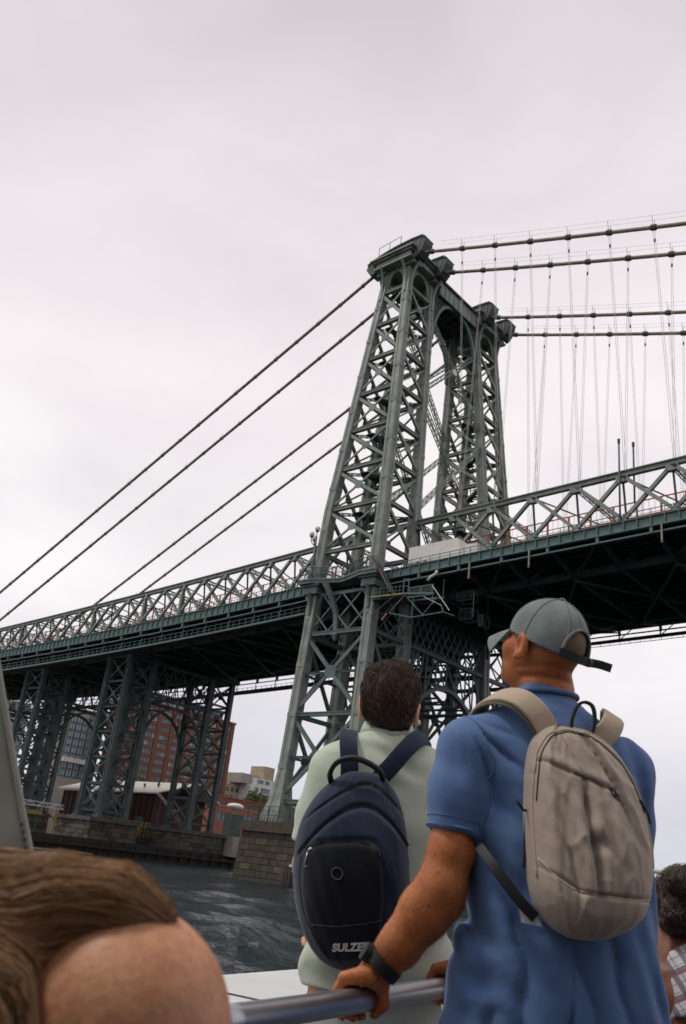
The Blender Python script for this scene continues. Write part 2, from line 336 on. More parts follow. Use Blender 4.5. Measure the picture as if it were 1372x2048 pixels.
# ------------------------------------------------------------------ tower
ZT, ZD, ZB = 86.03, 48.23, 9.77
def tcol(z, sx, iy):
    if z >= ZD: t = (z-ZD)/(ZT-ZD); a = lerp(4.71, 2.31, t); w0 = lerp(15.86, 12.59, t); w1 = lerp(9.14, 6.83, t)
    else: t = (ZD-z)/(ZD-ZB); a = lerp(4.71, 5.35, t); w0 = lerp(15.86, 17.6, t); w1 = lerp(9.14, 10.0, t)
    return Vector((sx*a, (-w0, -w1, w1, w0)[iy], z))
tower = thing('bridge_tower', 'tall grey green lattice steel tower of the suspension bridge standing on stone piers', 'tower', (0, 0, 7))
def column_mesh(sx, iy):
    b = MB(); S = lambda z: lerp(.70, .56, (z-9)/80)
    def ring(z, s):
        c = tcol(z, sx, iy); q = s*.36; r = .07
        pf = [(s, -s), (s, -q), (s-r, -q), (s-r, q), (s, q), (s, s), (q, s), (q, s-r), (-q, s-r), (-q, s), (-s, s), (-s, q), (-s+r, q), (-s+r, -q), (-s, -q), (-s, -s), (-q, -s), (-q, -s+r), (q, -s+r), (q, -s)]
        return [(c.x+p[0], c.y+p[1], z) for p in pf]
    zs = [8.2, 8.9, 9.8, 11.2, 13.2, 20, 30.4, 37, ZD, 60, 72, ZT, 89.6]; sc = [1.95, 1.75, 1.45, 1.2, 1.0, 1, 1, 1.12, 1, 1, 1, 1, 1.0]
    rg = [ring(z, S(z)*k) for z, k in zip(zs, sc)]; n = 20
    fs = [tuple(range(n-1, -1, -1)), tuple(range((len(rg)-1)*n, len(rg)*n))]
    for i in range(len(rg)-1):
        for k in range(n): fs.append((i*n+k, i*n+(k+1) % n, (i+1)*n+(k+1) % n, (i+1)*n+k))
    b.add([v for r in rg for v in r], fs)
    z = 13.5
    while z < 84:                                   # riveted splice plates
        c = tcol(z, sx, iy); s = S(z)+.025; b.box((c.x-s, c.y-s, z), (c.x+s, c.y+s, z+.55)); z += 6.3
    # fluted foot
    c = tcol(8.2, sx, iy); b.box((c.x-1.5, c.y-1.5, 7.2), (c.x+1.5, c.y+1.5, 8.2))
    for k in range(6):
        u = -1.25+k*.5
        for yy in (-1.6, 1.6): b.beam((c.x+u, c.y+yy, 7.25), (c.x+u*.75, c.y+yy*.62, 9.1), .12, .25)
        for xx in (-1.6, 1.6): b.beam((c.x+xx, c.y+u, 7.25), (c.x+xx*.62, c.y+u*.75, 9.1), .25, .12)
    return b
for iy in range(4):
    for sx in (-1, 1):
        column_mesh(sx, iy).build('column', [M['steel']], tower)
LV = [86.03-6.3*i for i in range(8)]               # 86.03 ... 41.93
LW = [30.4, 25.24, 20.08, 14.92, 9.77]
def gusset(c, nrm, r, m, th=.12):
    c = Vector(c); nrm = Vector(nrm).normalized(); u = Vector((0, 0, 1)); x = nrm.cross(u).normalized()
    b = MB(); pts = [c+x*(r*math.cos(math.pi*k/4+.39))*1.15+u*r*math.sin(math.pi*k/4+.39)-nrm*th/2 for k in range(8)]
    b.prism(pts, nrm*th); return b.build('gusset_plate', m, tower)
def face(zs, A, B, out, thick, m, mid=False, thin=None):
    """one face of a leg between columns A and B"""
    o_ = Vector(out)
    for i, z in enumerate(zs):
        if mid and i % 2: beam('strut', tcol(z, *A)+o_*.1, tcol(z, *B)+o_*.1, .3, .28, tower, m, 'I', up=(0, 0, 1)); continue
        beam('strut', tcol(z, *A)+o_*.12, tcol(z, *B)+o_*.12, .5, .62, tower, m, 'U', up=out)
    st = 2 if mid else 1
    for i in range(0, len(zs)-1, st):
        z0, z1 = zs[i]-.25, zs[i+st]+.25
        beam('diagonal', tcol(z0, *A)+o_*.25, tcol(z1, *B)+o_*.25, .46, .34, tower, m, 'I', up=out)
        beam('diagonal', tcol(z0, *B)+o_*.3, tcol(z1, *A)+o_*.3, thin or .24, .2, tower, m, 'box', up=out)
        gusset((tcol((z0+z1)/2, *A)+tcol((z0+z1)/2, *B))/2+o_*.42, out, .62 if not mid else .85, m)
for side in (0, 1):
    o0, i0 = (0, 1) if side == 0 else (3, 2); sg = -1 if side == 0 else 1
    face(LV, (-1, o0), (1, o0), (0, sg, 0), 1, M['steel'])
    face(LV, (-1, i0), (1, i0), (0, -sg, 0), 1, M['steel'])
    for sx in (1, -1):
        A, B = ((sx, o0), (sx, i0)) if side == 0 else ((sx, i0), (sx, o0))
        face(LV, A, B, (sx, 0, 0), 1, M['steel'])
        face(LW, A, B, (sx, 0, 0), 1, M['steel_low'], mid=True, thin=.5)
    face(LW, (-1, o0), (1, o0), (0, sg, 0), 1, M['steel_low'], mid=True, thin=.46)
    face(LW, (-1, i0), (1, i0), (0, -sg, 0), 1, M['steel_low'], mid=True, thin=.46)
    # lattice frieze under the deck, on all four faces
    for (A, B, out) in (((-1, o0), (1, o0), (0, sg, 0)), ((-1, i0), (1, i0), (0, -sg, 0)), ((1, o0), (1, i0), (1, 0, 0)), ((-1, o0), (-1, i0), (-1, 0, 0))):
        z0, z1 = 30.7, 35.7; oo = Vector(out)*.15
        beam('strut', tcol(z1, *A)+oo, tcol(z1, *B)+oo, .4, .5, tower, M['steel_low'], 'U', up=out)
        a0, b0, a1, b1 = tcol(z0, *A), tcol(z0, *B), tcol(z1, *A), tcol(z1, *B)
        W = (b0-a0).length; n = 3 if W > 8 else 2; s_ = (z1-z0)/W
        for k in range(-2, n+2):
            for di in (0, 1):
                # bars at 1:1 clipped to the panel
                u0 = k/n; u1 = u0+(z1-z0)/W; t0, t1 = 0., 1.
                if u0 < 0: t0 = -u0/(u1-u0)
                if u1 > 1: t1 = (1-u0)/(u1-u0)
                if t1-t0 < .08: continue
                f = lambda t: (lambda u: lerp(lerp(a0, b0, u), lerp(a1, b1, u), t) if not di else lerp(lerp(b0, a0, u), lerp(b1, a1, u), t))(lerp(u0, u1, t))
                beam('lattice_bar', f(t0)+oo*(1+di), f(t1)+oo*(1+di), .2, .12, tower, M['steel_low'], up=out)
    # bracket of curved plate in the middle of the outer frieze and at the columns
    for cx_ in (-.4,):
        pts = []
        for k in range(9):
            a = k/8; pts.append((cx_-1.7*(1-a)**2.2, sg*(lerp(18.0, 16.75, min(1, a*1.5))), 36.9-6.6*a))
        b = MB(); 
        for p, q in zip(pts[:-1], pts[1:]): b.beam(p, q, .62, .5, up=(0, 1, 0))
        b.box((pts[-1][0]-.55, pts[-1][1]-.4, 30.0), (pts[-1][0]+.55, pts[-1][1]+.4, 30.35)); b.ell((pts[-1][0], pts[-1][1], 29.9), (.35, .35, .7), 10, 6)
        b.build('curved_bracket', M['steel_low'], tower)
    # arched tops of the upper faces
    for (A, B, out) in (((-1, o0), (1, o0), (0, sg, 0)), ((-1, i0), (1, i0), (0, -sg, 0)), ((1, o0), (1, i0), (1, 0, 0)), ((-1, o0), (-1, i0), (-1, 0, 0))):
        z0, z1 = 86.5, 90.3; a, c = tcol(z0, *A), tcol(z0, *B); W = (c-a).length-.9; d = (c-a).normalized(); m_ = (a+c)/2; hh = z1-z0-.45
        poly = [m_-d*W/2, m_-d*W/2+Vector((0, 0, z1-z0)), m_+d*W/2+Vector((0, 0, z1-z0)), m_+d*W/2]
        arch = [m_+d*(W/2-.12)*math.cos(math.pi*k/14)+Vector((0, 0, hh*math.sin(math.pi*k/14))) for k in range(15)]
        b = MB(); ou = Vector(out)
        top = [m_+d*(W/2)*math.cos(math.pi*k/14)*1.0+Vector((0, 0, z1-z0)) for k in range(15)]
        for k in range(14):
            q = [arch[k], arch[k+1], top[k+1], top[k]]; b.prism([p-ou*.1 for p in q], ou*.25)
            b.beam(arch[k]+ou*.1, arch[k+1]+ou*.1, .5, .14, up=ou)
        b.build('arch_plate', M['steel'], tower)
    # flaring brackets below the cornice
    for iy in (o0, i0):
        for sx in (-1, 1):
            for d in ((sx, 0, 0), (0, sg if iy == o0 else -sg, 0)):
                dv = Vector(d); b = MB(); prev = None
                for k in range(8):
                    a = k/7; p = tcol(90.2-5.6*(1-a), sx, iy)+dv*(.5+1.5*a**3); 
                    if prev is not None: b.beam(prev, p, .34, .3, up=dv.cross(Vector((0, 0, 1))))
                    prev = p
                b.build('flared_bracket', M['steel'], tower)
    # cornice blocks and walkway slab on top of the leg
    yc = sg*9.75
    def cbox(x, y, z0, z1, name='cornice', m=M['steel']): boxo(name, (-x, yc-y, z0), (x, yc+y, z1), tower, m)
    cbox(3.6, 4.4, 90.25, 90.55); cbox(3.35, 4.15, 90.55, 91.5); cbox(3.75, 4.55, 91.5, 91.8); cbox(4.2, 4.9, 91.8, 92.05)
    for sx in (-1, 1):
        for iy in (o0, i0):
            c = tcol(90, sx, iy); c.x = sx*2.75
            boxo('corner_block', (c.x-.95, c.y-.95, 89.7), (c.x+.95, c.y+.95, 91.45), tower, M['steel'])
            # curved capital under the deck cornice
            c = tcol(36, sx, iy)
            for dx, dy in ((sx, 0), (-sx, 0), (0, sg if iy == o0 else -sg)):
                b = MB(); prev = None
                for k in range(6):
                    a = k/5; p = tcol(33+2.9*a, sx, iy)+Vector((dx, dy, 0))*(.62+.75*a**2.5)
                    if prev is not None: b.beam(prev, p, .5, .3, up=Vector((dy, dx, 0)))
                    prev = p
                b.build('capital_bracket', M['steel_low'], tower)
            boxo('cornice_block', (c.x-1.15, c.y-1.25, 35.75), (c.x+1.15, c.y+1.25, 36.75), tower, M['steel_low'])
            boxo('cornice_slab', (c.x-1.45, c.y-1.55, 36.75), (c.x+1.45, c.y+1.55, 37.0), tower, M['steel_low'])
# saddles
for yc in (-12.6, -6.85, 6.85, 12.6):
    prof = [(-5.7, 91.6), (-5.5, 92.4), (-4.3, 92.9), (-2.2, 93.35), (.2, 93.65), (3.2, 93.75), (5.2, 93.6), (5.75, 93.1), (5.7, 92.3), (5.2, 91.0), (4.6, 90.3), (4.1, 90.1), (3.6, 91.9), (-3.6, 91.9), (-4.0, 90.2), (-4.9, 90.4)]
    b = MB(); b.prism([(x, yc-1.0, z) for x, z in prof[:1]+prof[1:]], (0, 2.0, 0))
    s = b.build('saddle_housing', M['steel_dark'], tower)
    top = prof[1:8]
    b = MB()
    for p, q in zip(top[:-1], top[1:]): b.beam((p[0], yc, p[1]+.05), (q[0], yc, q[1]+.05), 2.4, .14)
    b.build('housing_lid', M['steel'], s)
    for k in range(9):
        x = -4.6+k*1.15
        boxo('housing_rib', (x, yc-1.1, 91.9), (x+.12, yc-1.0, 92.75+.05*k), s, M['steel']); boxo('housing_rib', (x, yc+1.0, 91.9), (x+.12, yc+1.1, 92.75+.05*k), s, M['steel'])
for x, y in ((-3.2, -13.8), (1.2, -13.9), (-1, -13.9)): MB().tube([(x, y, 93.2), (x, y, 94.9)], .05, 6).build('handrail_post', M['steel_dark'], tower)
MB().beam((-3.2, -13.8, 94.8), (1.2, -13.8, 95.2), .06, .06).build('handrail', M['steel_dark'], tower)
# cross girder between the legs, with stiffeners and the dark bracing under it
for sx in (-1, 1):
    x = sx*2.75
    boxo('cross_girder', (x-.35, -5.4, 88.7), (x+.35, 5.4, 91.3), tower, M['steel'])
    boxo('girder_flange', (x-.7, -5.4, 91.3), (x+.7, 5.4, 91.55), tower, M['steel_dark'])
    boxo('girder_flange', (x-.55, -5.4, 88.5), (x+.55, 5.4, 88.7), tower, M['steel_dark'])
    for k in range(9): boxo('stiffener', (x+sx*.35-.08, -5.2+k*1.3-.06, 88.7), (x+sx*.35+.08, -5.2+k*1.3+.06, 91.3), tower, M['steel'])
    for sy in (-1, 1):                               # big curved haunch
        b = MB(); prev = None; fan = []
        for k in range(13):
            a = math.pi/2*k/12; p = Vector((x, sy*(6.1-5.0*(1-math.cos(a))), 88.5-8.5*(1-math.sin(a)))); fan.append(p)
        for p, q in zip(fan[:-1], fan[1:]): b.beam(p, q, .55, .35, up=(1, 0, 0))
        b.build('haunch', M['steel_low'], tower)
        b = MB()
        for k in range(1, 11):
            b.beam(fan[k], (x, sy*6.2, fan[k].z+.8), .14, .14)
            if k < 10: b.beam(fan[k], (x, fan[k+1].y, 88.5), .14, .14)
        b.build('haunch_lattice', M['steel_dark'], tower)
boxo('walkway_plate', (-3.4, -5.4, 91.55), (3.4, 5.4, 91.7), tower, M['steel_dark'])
for k in range(8):
    y = -5+k*1.43; beam('under_brace', (-2.6, y, 88.8), (2.6, y+(1.4 if k % 2 else -.0), 88.8), .2, .3, tower, M['steel_dark'])
    beam('under_brace', (2.6, y, 88.9), (-2.6, y+1.3, 88.9), .16, .2, tower, M['steel_dark'])
# light laced cross bracing between the legs
for sx in (-1, 1):
    for z0, z1 in ((84.4, 69.6), (67.3, 49.2)):
        A, B, C_, D = tcol(z0, sx, 1), tcol(z0, sx, 2), tcol(z1, sx, 1), tcol(z1, sx, 2)
        for p, q in ((A, D), (B, C_)):
            b = laced(MB(), p, q, .55, .55, up=(1, 0, 0), step=.8, bar=.11, lace=.06); b.build('laced_brace', M['steel'], tower)
        gusset((A+B+C_+D)/4, (1, 0, 0), .55, M['white'], .8)
    # arch and lattice between the legs below the deck
    x = sx*5.25; b = MB(); pts = []
    for k in range(25):
        a = math.pi*k/24; pts.append(Vector((x, -9.3*math.cos(a), 15.6+10.9*math.sin(a))))
    for p, q in zip(pts[:-1], pts[1:]): b.beam(p, q, .5, .75, up=(1, 0, 0))
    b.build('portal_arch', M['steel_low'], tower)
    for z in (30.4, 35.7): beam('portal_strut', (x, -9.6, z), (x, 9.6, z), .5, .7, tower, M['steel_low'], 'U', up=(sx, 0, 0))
    for k in range(13):
        y = -9.3+k*18.6/13; y2 = y+18.6/13*2
        if y2 < 9.5:
            beam('lattice_bar', (x+.1, y, 30.6), (x+.1, y2, 35.5), .16, .14, tower, M['steel_low'], up=(1, 0, 0)); beam('lattice_bar', (x-.1, y2, 30.6), (x-.1, y, 35.5), .16, .14, tower, M['steel_low'], up=(1, 0, 0))
    for k in range(2, 23, 2):
        p = pts[k]; beam('spandrel_bar', p, (x, p.y, 30.2), .16, .16, tower, M['steel_low'])
        y2 = pts[k+2].y if k < 12 else pts[k-2].y
        if 3 < k < 21: beam('spandrel_bar', p, (x, y2*1.15, 30.2), .16, .16, tower, M['steel_low'])
    for sy in (-1, 1):
        beam('spandrel_bar', (x, sy*9.6, 24.5), (x, sy*6.6, 30.2), .2, .2, tower, M['steel_low']); beam('spandrel_bar', (x, sy*9.6, 30), (x, sy*7.4, 22.5), .2, .2, tower, M['steel_low'])
for z in (25, 30.4, 35.5):
    for k in range(5):
        y = -8+k*4; beam('cross_tie', (-5.2, y, z), (5.2, y+2, z), .2, .25, tower, M['steel_dark']); beam('cross_tie', (5.2, y, z), (-5.2, y+2, z), .2, .25, tower, M['steel_dark'])
# stairs, ladders and diaphragms seen inside the legs
for sg in (-1, 1):
    b = MB()
    for i in range(7):
        z = LV[i]; y0 = sg*lerp(10.0, 12.6, (86-z)/44); w = lerp(1.6, 2.6, (86-z)/44)
        for dx in (-.45, .45):
            b.beam((dx-w/2, y0+(.8 if i % 2 else -.8), z), (dx+w/2, y0-(.8 if i % 2 else -.8), z-6.3), .1, .22)
        for k in range(14):
            t = k/14; xx = lerp(-w/2, w/2, t); yy = y0+(1 if i % 2 else -1)*.8*(1-2*t); b.box((xx-.45, yy-.12, z-6.3*t), (xx+.45, yy+.12, z-6.3*t+.05))
        b.beam((-w, y0-1.4, z), (w, y0+1.4, z), .12, .2); b.beam((-w, y0+1.4, z), (w, y0-1.4, z), .12, .2)
        b.box((-w*.9, y0-1.9, z-.1), (-w*.3, y0+1.9, z))
    b.build('inner_stair', M['steel_dark'], tower)
    for i in range(7):
        z0, z1 = LV[i], LV[i+1]; io = (0, 1) if sg < 0 else (3, 2)
        for A, B in (((-1, io[0]), (1, io[1])), ((1, io[0]), (-1, io[1]))):
            b = laced(MB(), tcol(z0-.3, *A), tcol(z0-.3, *B), .3, .3, step=.7, bar=.07, lace=.045); b.build('diaphragm_strut', M['steel_dark'], tower)
            MB().tube([tcol(z0, *A), tcol(z1, *B)], .05, 5).build('tie_rod', M['steel_dark'], tower)
# curved balcony round the outer side of each leg at deck level
for sg in (-1, 1):
    def bal(u):                                     # u -1..1 along the bridge
        x = u*6.6; y = 18.35-1.35*max(0, 1-abs(u+.05)/.62)**.8*(1 if abs(u+.05) < .62 else 0)
        return x, sg*y
    U_ = [-1+k/16 for k in range(33)]; b = MB(); b2 = MB()
    for k in range(32):
        (xa, ya), (xb, yb) = bal(U_[k]), bal(U_[k+1]); yi = sg*15.2
        b.prism([(xa, ya, 37.02), (xb, yb, 37.02), (xb, yi, 37.02), (xa, yi, 37.02)], (0, 0, .45))
        b2.prism([(xa, ya+sg*.12, 37.47), (xb, yb+sg*.12, 37.47), (xb, yb-sg*.5, 37.47), (xa, ya-sg*.5, 37.47)], (0, 0, .16))
    b.build('balcony_slab', M['steel_low'], tower); b2.build('balcony_coping', M['steel'], tower)
    rl = [Vector((*bal(u), 39.2)) for u in U_]
    MB().tube([tuple(p) for p in rl], .06, 6).build('balcony_rail', M['steel_low'], tower)
    MB().tube([(p.x, p.y, 38.4) for p in rl], .04, 6).build('balcony_rail', M['steel_low'], tower)
    for k in range(0, 33, 4): p = rl[k]; beam('balcony_post', (p.x, p.y, 37.6), (p.x, p.y, 39.2), .12, .12, tower, M['steel_low'])
    b = MB()
    for k in range(32):
        p, q = rl[k], rl[k+1]
        for j in range(3): r_ = p.lerp(q, j/3); b.beam((r_.x, r_.y, 37.65), (r_.x, r_.y, 39.15), .025, .025)
    b.build('balcony_bars', M['steel_dark'], tower, kind='stuff')
# lamp standard with three globes on the balcony
def lamp_post(label, x, y, z):
    t = thing('lamp_standard', label, 'lamp', (x, y, z))
    b = MB(); b.tube([(x, y, z), (x, y, z+.3), (x, y, z+.35), (x, y, z+2.4), (x, y, z+6.3)], [.6, .55, .32, .22, .12], 10); b.build('post', M['steel_low'], t, smooth=True)
    for a in range(3):
        dx, dy = .9*math.cos(a*2.09+2.6), .9*math.sin(a*2.09+2.6)
        pts = [(x, y, z+5.2), (x+dx*.6, y+dy*.6, z+4.9), (x+dx, y+dy, z+5.3), (x+dx, y+dy, z+5.9)]
        if a == 2: pts = [(x, y, z+6.2), (x, y, z+7.0)]
        MB().tube(pts, .07, 6).build('arm', M['steel_low'], t)
        p = pts[-1]; gl = MB().ell((p[0], p[1], p[2]+.36), (.36, .36, .4), 12, 8).build('globe', M['lampglass'], t, smooth=True)
        MB().tube([(p[0], p[1], p[2]-.05), (p[0], p[1], p[2]+.06)], .26, 8).build('globe_collar', M['steel_dark'], gl)
    for a in range(4):
        dx, dy = math.cos(a*1.57+.4), math.sin(a*1.57+.4); b = MB(); pr = None
        for k in range(9):
            u = k/8; p = Vector((x+dx*(.75*(1-u)**2+.22), y+dy*(.75*(1-u)**2+.22), z+.2+3.2*u)); 
            if pr is not None: b.beam(pr, p, .1, .1)
            pr = p
        b.build('scroll', M['steel_low'], t)
lamp_post('ornate green lamp standard with three globes on the balcony of the near tower leg', -4.9, -17.8, 37.6)

# ------------------------------------------------------------------ deck spans
def zt(x): return 47.05+.032*x if x >= 0 else 47.2+.062*x+.00013*x*x
def gt(x): return 37.8+.037*x if x >= 0 else 38.3+.065*x+.00027*x*x
def make_span(label, xs, right, name):
    span = thing(name, label, 'bridge deck', (xs[0], 0, gt(xs[0])))
    S = M['steel']; D = M['steel_dark']; G = M['girder']
    T = 9.14
    for i in range(len(xs)-1):
        xa, xb = xs[i], xs[i+1]
        for sy in (-1, 1):
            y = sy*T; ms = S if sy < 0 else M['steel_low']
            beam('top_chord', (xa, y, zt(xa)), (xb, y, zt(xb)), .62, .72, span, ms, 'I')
            beam('bottom_chord', (xa, y, gt(xa)-2.2), (xb, y, gt(xb)-2.2), .6, .8, span, D)
            # diagonals run over two panels
            if i+2 < len(xs):
                xc = xs[i+2]
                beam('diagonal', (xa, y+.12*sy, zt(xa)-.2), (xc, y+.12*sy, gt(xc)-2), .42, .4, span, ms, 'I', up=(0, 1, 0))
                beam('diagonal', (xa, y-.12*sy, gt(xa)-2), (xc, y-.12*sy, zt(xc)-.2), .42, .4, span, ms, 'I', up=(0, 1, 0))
            b = MB(); b.prism([(xa-.75, y-.32, zt(xa)-.3), (xa+.75, y-.32, zt(xa)-.3), (xa+.45, y-.32, zt(xa)-1.05), (xa-.45, y-.32, zt(xa)-1.05)], (0, .64, 0)); b.build('gusset_plate', ms, span)
            if not right and i in (7, 9, 12, 17): beam('vertical', (xa, y, gt(xa)), (xa, y, zt(xa)), .55, .5, span, ms, 'I', up=(0, 1, 0))
            ye = sy*15.7
            dp = 1.1 if right else 1.35
            # edge plate girder with flanges and stiffeners
            m3 = MB(); za, zb_ = gt(xa), gt(xb)
            m3.beam((xa, ye, za-dp/2), (xb, ye, zb_-dp/2), .08, dp); m3.beam((xa, ye, za), (xb, ye, zb_), .5, .12); m3.beam((xa, ye, za-dp), (xb, ye, zb_-dp), .5, .12)
            m3.build('edge_girder', G, span)
            for k in range(4):
                x = lerp(xa, xb, k/4); z = gt(x); beam('stiffener', (x, ye+sy*.12, z-dp+.06), (x, ye+sy*.12, z-.06), .12, .2, span, G)
            beam('edge_rail', (xa, ye, za+.85), (xb, ye, zb_+.85), .07, .07, span, G)
            beam('edge_rail', (xa, ye, za+.45), (xb, ye, zb_+.45), .05, .05, span, G)
            for k in range(4): x = lerp(xa, xb, k/4); beam('rail_post', (x, ye, gt(x)), (x, ye, gt(x)+.9), .07, .07, span, G)
            lo = 1.78 if right else 2.15
            beam('hanger_tab', (xa, ye, za-dp), (xa, ye, za-lo-.1), .3, .35, span, G)
            beam('service_pipe', (xa, ye, za-lo), (xb, ye, zb_-lo), .16, .16, span, G)
        # floor beam, deeper in the middle, tapering in the cantilevers
        z = gt(xa); b = MB(); pf = [(-15.6, -1.1), (-9.2, -2.75), (9.2, -2.75), (15.6, -1.1), (15.6, -.45), (-15.6, -.45)]
        b.prism([(xa-.06, y, z+h) for y, h in pf], (.12, 0, 0))
        for (p, q) in zip(pf[:3], pf[1:4]): b.beam((xa, p[0], z+p[1]), (xa, q[0], z+q[1]), .45, .1)
        b.build('floor_beam', D, span)
        b = MB()
        if i % 2 == 0 and i+1 < len(xs):
            for (ya, yb) in ((-9.1, 9.1), (9.1, -9.1)): beam('bottom_lateral', (xa, ya, z-2.9), (xs[min(i+2, len(xs)-1)], yb, gt(xs[min(i+2, len(xs)-1)])-2.9), .3, .25, span, D)
            for s1 in (-1, 1): beam('bracket_lateral', (xa, s1*9.2, z-2.6), (xs[i+1], s1*15.5, gt(xs[i+1])-1.5), .16, .16, span, D)
        for y in (-14, -12.3, -10.6, -7, -5, -3, -1, 1, 3, 5, 7, 10.6, 12.3, 14):
            beam('stringer', (xa, y, gt(xa)-1.0), (xb, y, gt(xb)-1.0), .3, .65, span, D, 'I')
        b = MB(); b.add([(xa, -15.5, gt(xa)-.45), (xb, -15.5, gt(xb)-.45), (xb, 15.5, gt(xb)-.45), (xa, 15.5, gt(xa)-.45), (xa, -15.5, gt(xa)-.2), (xb, -15.5, gt(xb)-.2), (xb, 15.5, gt(xb)-.2), (xa, 15.5, gt(xa)-.2)],
                        [(0, 3, 2, 1), (4, 5, 6, 7), (0, 1, 5, 4), (1, 2, 6, 5), (2, 3, 7, 6), (3, 0, 4, 7)]); b.build('road_slab', M['deck'], span)
        # struts between the two top chords
        if i % 2 == 0:
            b = laced(MB(), (xa, -T, zt(xa)-.3), (xa, T, zt(xa)-.3), .4, .5, step=.9, bar=.1, lace=.06); b.build('top_strut', M['steel_low'], span)
        else: beam('top_lateral', (xa, -T, zt(xa)-.3), (xs[i+1], T, zt(xs[i+1])-.3), .14, .14, span, D)
        for sy in (-1, 1): beam('sway_post', (xa, sy*7.6, gt(xa)), (xa, sy*9.0, zt(xa)-.5), .2, .2, span, D)
        # upper walkway with its red fence
        for y in (-5.2, 5.2):
            zf = gt(xa)+4.2; zg_ = gt(xb)+4.2
            for k in range(2):
                x = lerp(xa, xb, k/2); zz = lerp(zf, zg_, k/2); beam('fence_post', (x, y, zz-1.2), (x, y, zz+3.0), .2, .2, span, M['red'])
            for h in (1.1, 3.0): beam('fence_rail', (xa, y, zf+h), (xb, y, zg_+h), .12, .12, span, M['red'])
            b = MB()
            for k in range(8): x = lerp(xa, xb, k/8); zz = lerp(zf, zg_, k/8); b.beam((x, y, zz), (x, y, zz+3), .03, .03)
            b.build('fence_mesh', M['red'], span, kind='stuff')
            beam('walkway_edge', (xa, y, zf), (xb, y, zg_), .3, .3, span, M['steel_low'])
        b = MB(); b.beam((xa, 0, gt(xa)+4.0), (xb, 0, gt(xb)+4.0), 10.2 if False else 3.2, .12); b.build('walkway_floor', D, span)
        beam('walkway_beam', (xa, -9, gt(xa)+3.9), (xa, 9, gt(xa)+3.9), .25, .35, span, D)
    return span
xr = [5.55+5.72*k for k in range(17)]; xl = [-7.2-5.18*k for k in range(25)]
main_span = make_span('steel truss deck of the main span running from the tower to the right edge', xr, True, 'main_span_deck')
side_span = make_span('steel truss deck of the side span running from the tower to the left edge', xl, False, 'side_span_deck')
# deck inside the tower
td = thing('tower_deck', 'short piece of bridge deck passing through the tower legs', 'bridge deck', (0, 0, 37))
boxo('road_slab', (-7.2, -15.0, 37.35), (5.55, 15.0, 37.65), td, M['deck'])
for x in (-6, -3, 0, 3, 5): beam('floor_beam', (x, -14.8, 36.4), (x, 14.8, 36.4), .4, 1.8, td, M['steel_dark'])
for y in (-9.14, 9.14): beam('top_chord', (-7.2, y, zt(-7.2)), (5.55, y, zt(5.55)), .6, .7, td, M['steel_low'])
# hanging inspection catwalk below the side span and its railings
for sy, lab in ((-1, 'inspection catwalk hung below the near edge of the left deck'), (1, 'inspection catwalk hung below the far edge of the left deck')):
    cw = thing('inspection_catwalk', lab, 'catwalk', (-7, sy*15.4, 34))
    for i in range(24):
        xa, xb = xl[i], xl[i+1]; za, zb_ = gt(xa)-3.95, gt(xb)-3.95
        beam('edge_beam', (xa, sy*15.7, za), (xb, sy*15.7, zb_), .2, .28, cw, M['girder']); beam('edge_beam', (xa, sy*14.2, za), (xb, sy*14.2, zb_), .2, .28, cw, M['steel_dark'])
        m3 = MB(); m3.beam((xa, sy*14.95, za+.1), (xb, sy*14.95, zb_+.1), 1.4, .06); m3.build('floor_grating', M['steel_dark'], cw)
        for h in (.55, 1.1): beam('rail', (xa, sy*15.7, za+h), (xb, sy*15.7, zb_+h), .05, .05, cw, M['girder'])
        for k in range(4): x = lerp(xa, xb, k/4); z = lerp(za, zb_, k/4); beam('rail_post', (x, sy*15.7, z), (x, sy*15.7, z+1.1), .06, .06, cw, M['girder'])
        beam('hanger', (xa, sy*15.4, za), (xa, sy*15.4, za+2.6), .12, .12, cw, M['girder'])
cw = thing('inspection_walkway', 'narrow walkway with rail under the far edge of the right deck', 'catwalk', (6, 15.7, 35))
for i in range(16):
    xa, xb = xr[i], xr[i+1]; za, zb_ = gt(xa)-2.5, gt(xb)-2.5
    beam('edge_beam', (xa, 15.8, za), (xb, 15.8, zb_), .5, .35, cw, M['steel_dark']); beam('rail', (xa, 15.8, za-.55), (xb, 15.8, zb_-.55), .07, .07, cw, M['steel_dark'])
    for k in range(4): x = lerp(xa, xb, k/4); z = lerp(za, zb_, k/4); beam('rail_post', (x, 15.8, z), (x, 15.8, z-.6), .05, .05, cw, M['steel_dark'])
    beam('hanger', (xa, 15.6, za), (xa, 15.6, za+1.3), .15, .15, cw, M['steel_dark']); beam('hanger', (xa, 15.6, za), (lerp(xa, xb, .3), 15.6, za+1.3), .1, .1, cw, M['steel_dark'])
# masts rising above the truss
for x, y, z0, z1, lab in ((34, -9.6, 42, 52.3, 'tall steel mast standing on the near truss, left one of the pair'), (35.3, -8.6, 44.5, 52.0, 'steel mast behind the near truss, right one of the pair'), (17.6, -9.7, 40, 51.2, 'thin lighting mast on the near truss close to the tower')):
    t = thing('mast', lab, 'mast', (x, y, z0)); MB().tube([(x, y, z0), (x, y, z1)], .12 if x > 20 else .08, 8).build('pole', M['steel_low'], t, smooth=True)
    MB().tube([(x, y, z1-.3), (x, y, z1+.25)], .17 if x > 20 else .12, 8).build('pole_cap', M['steel_dark'], t)
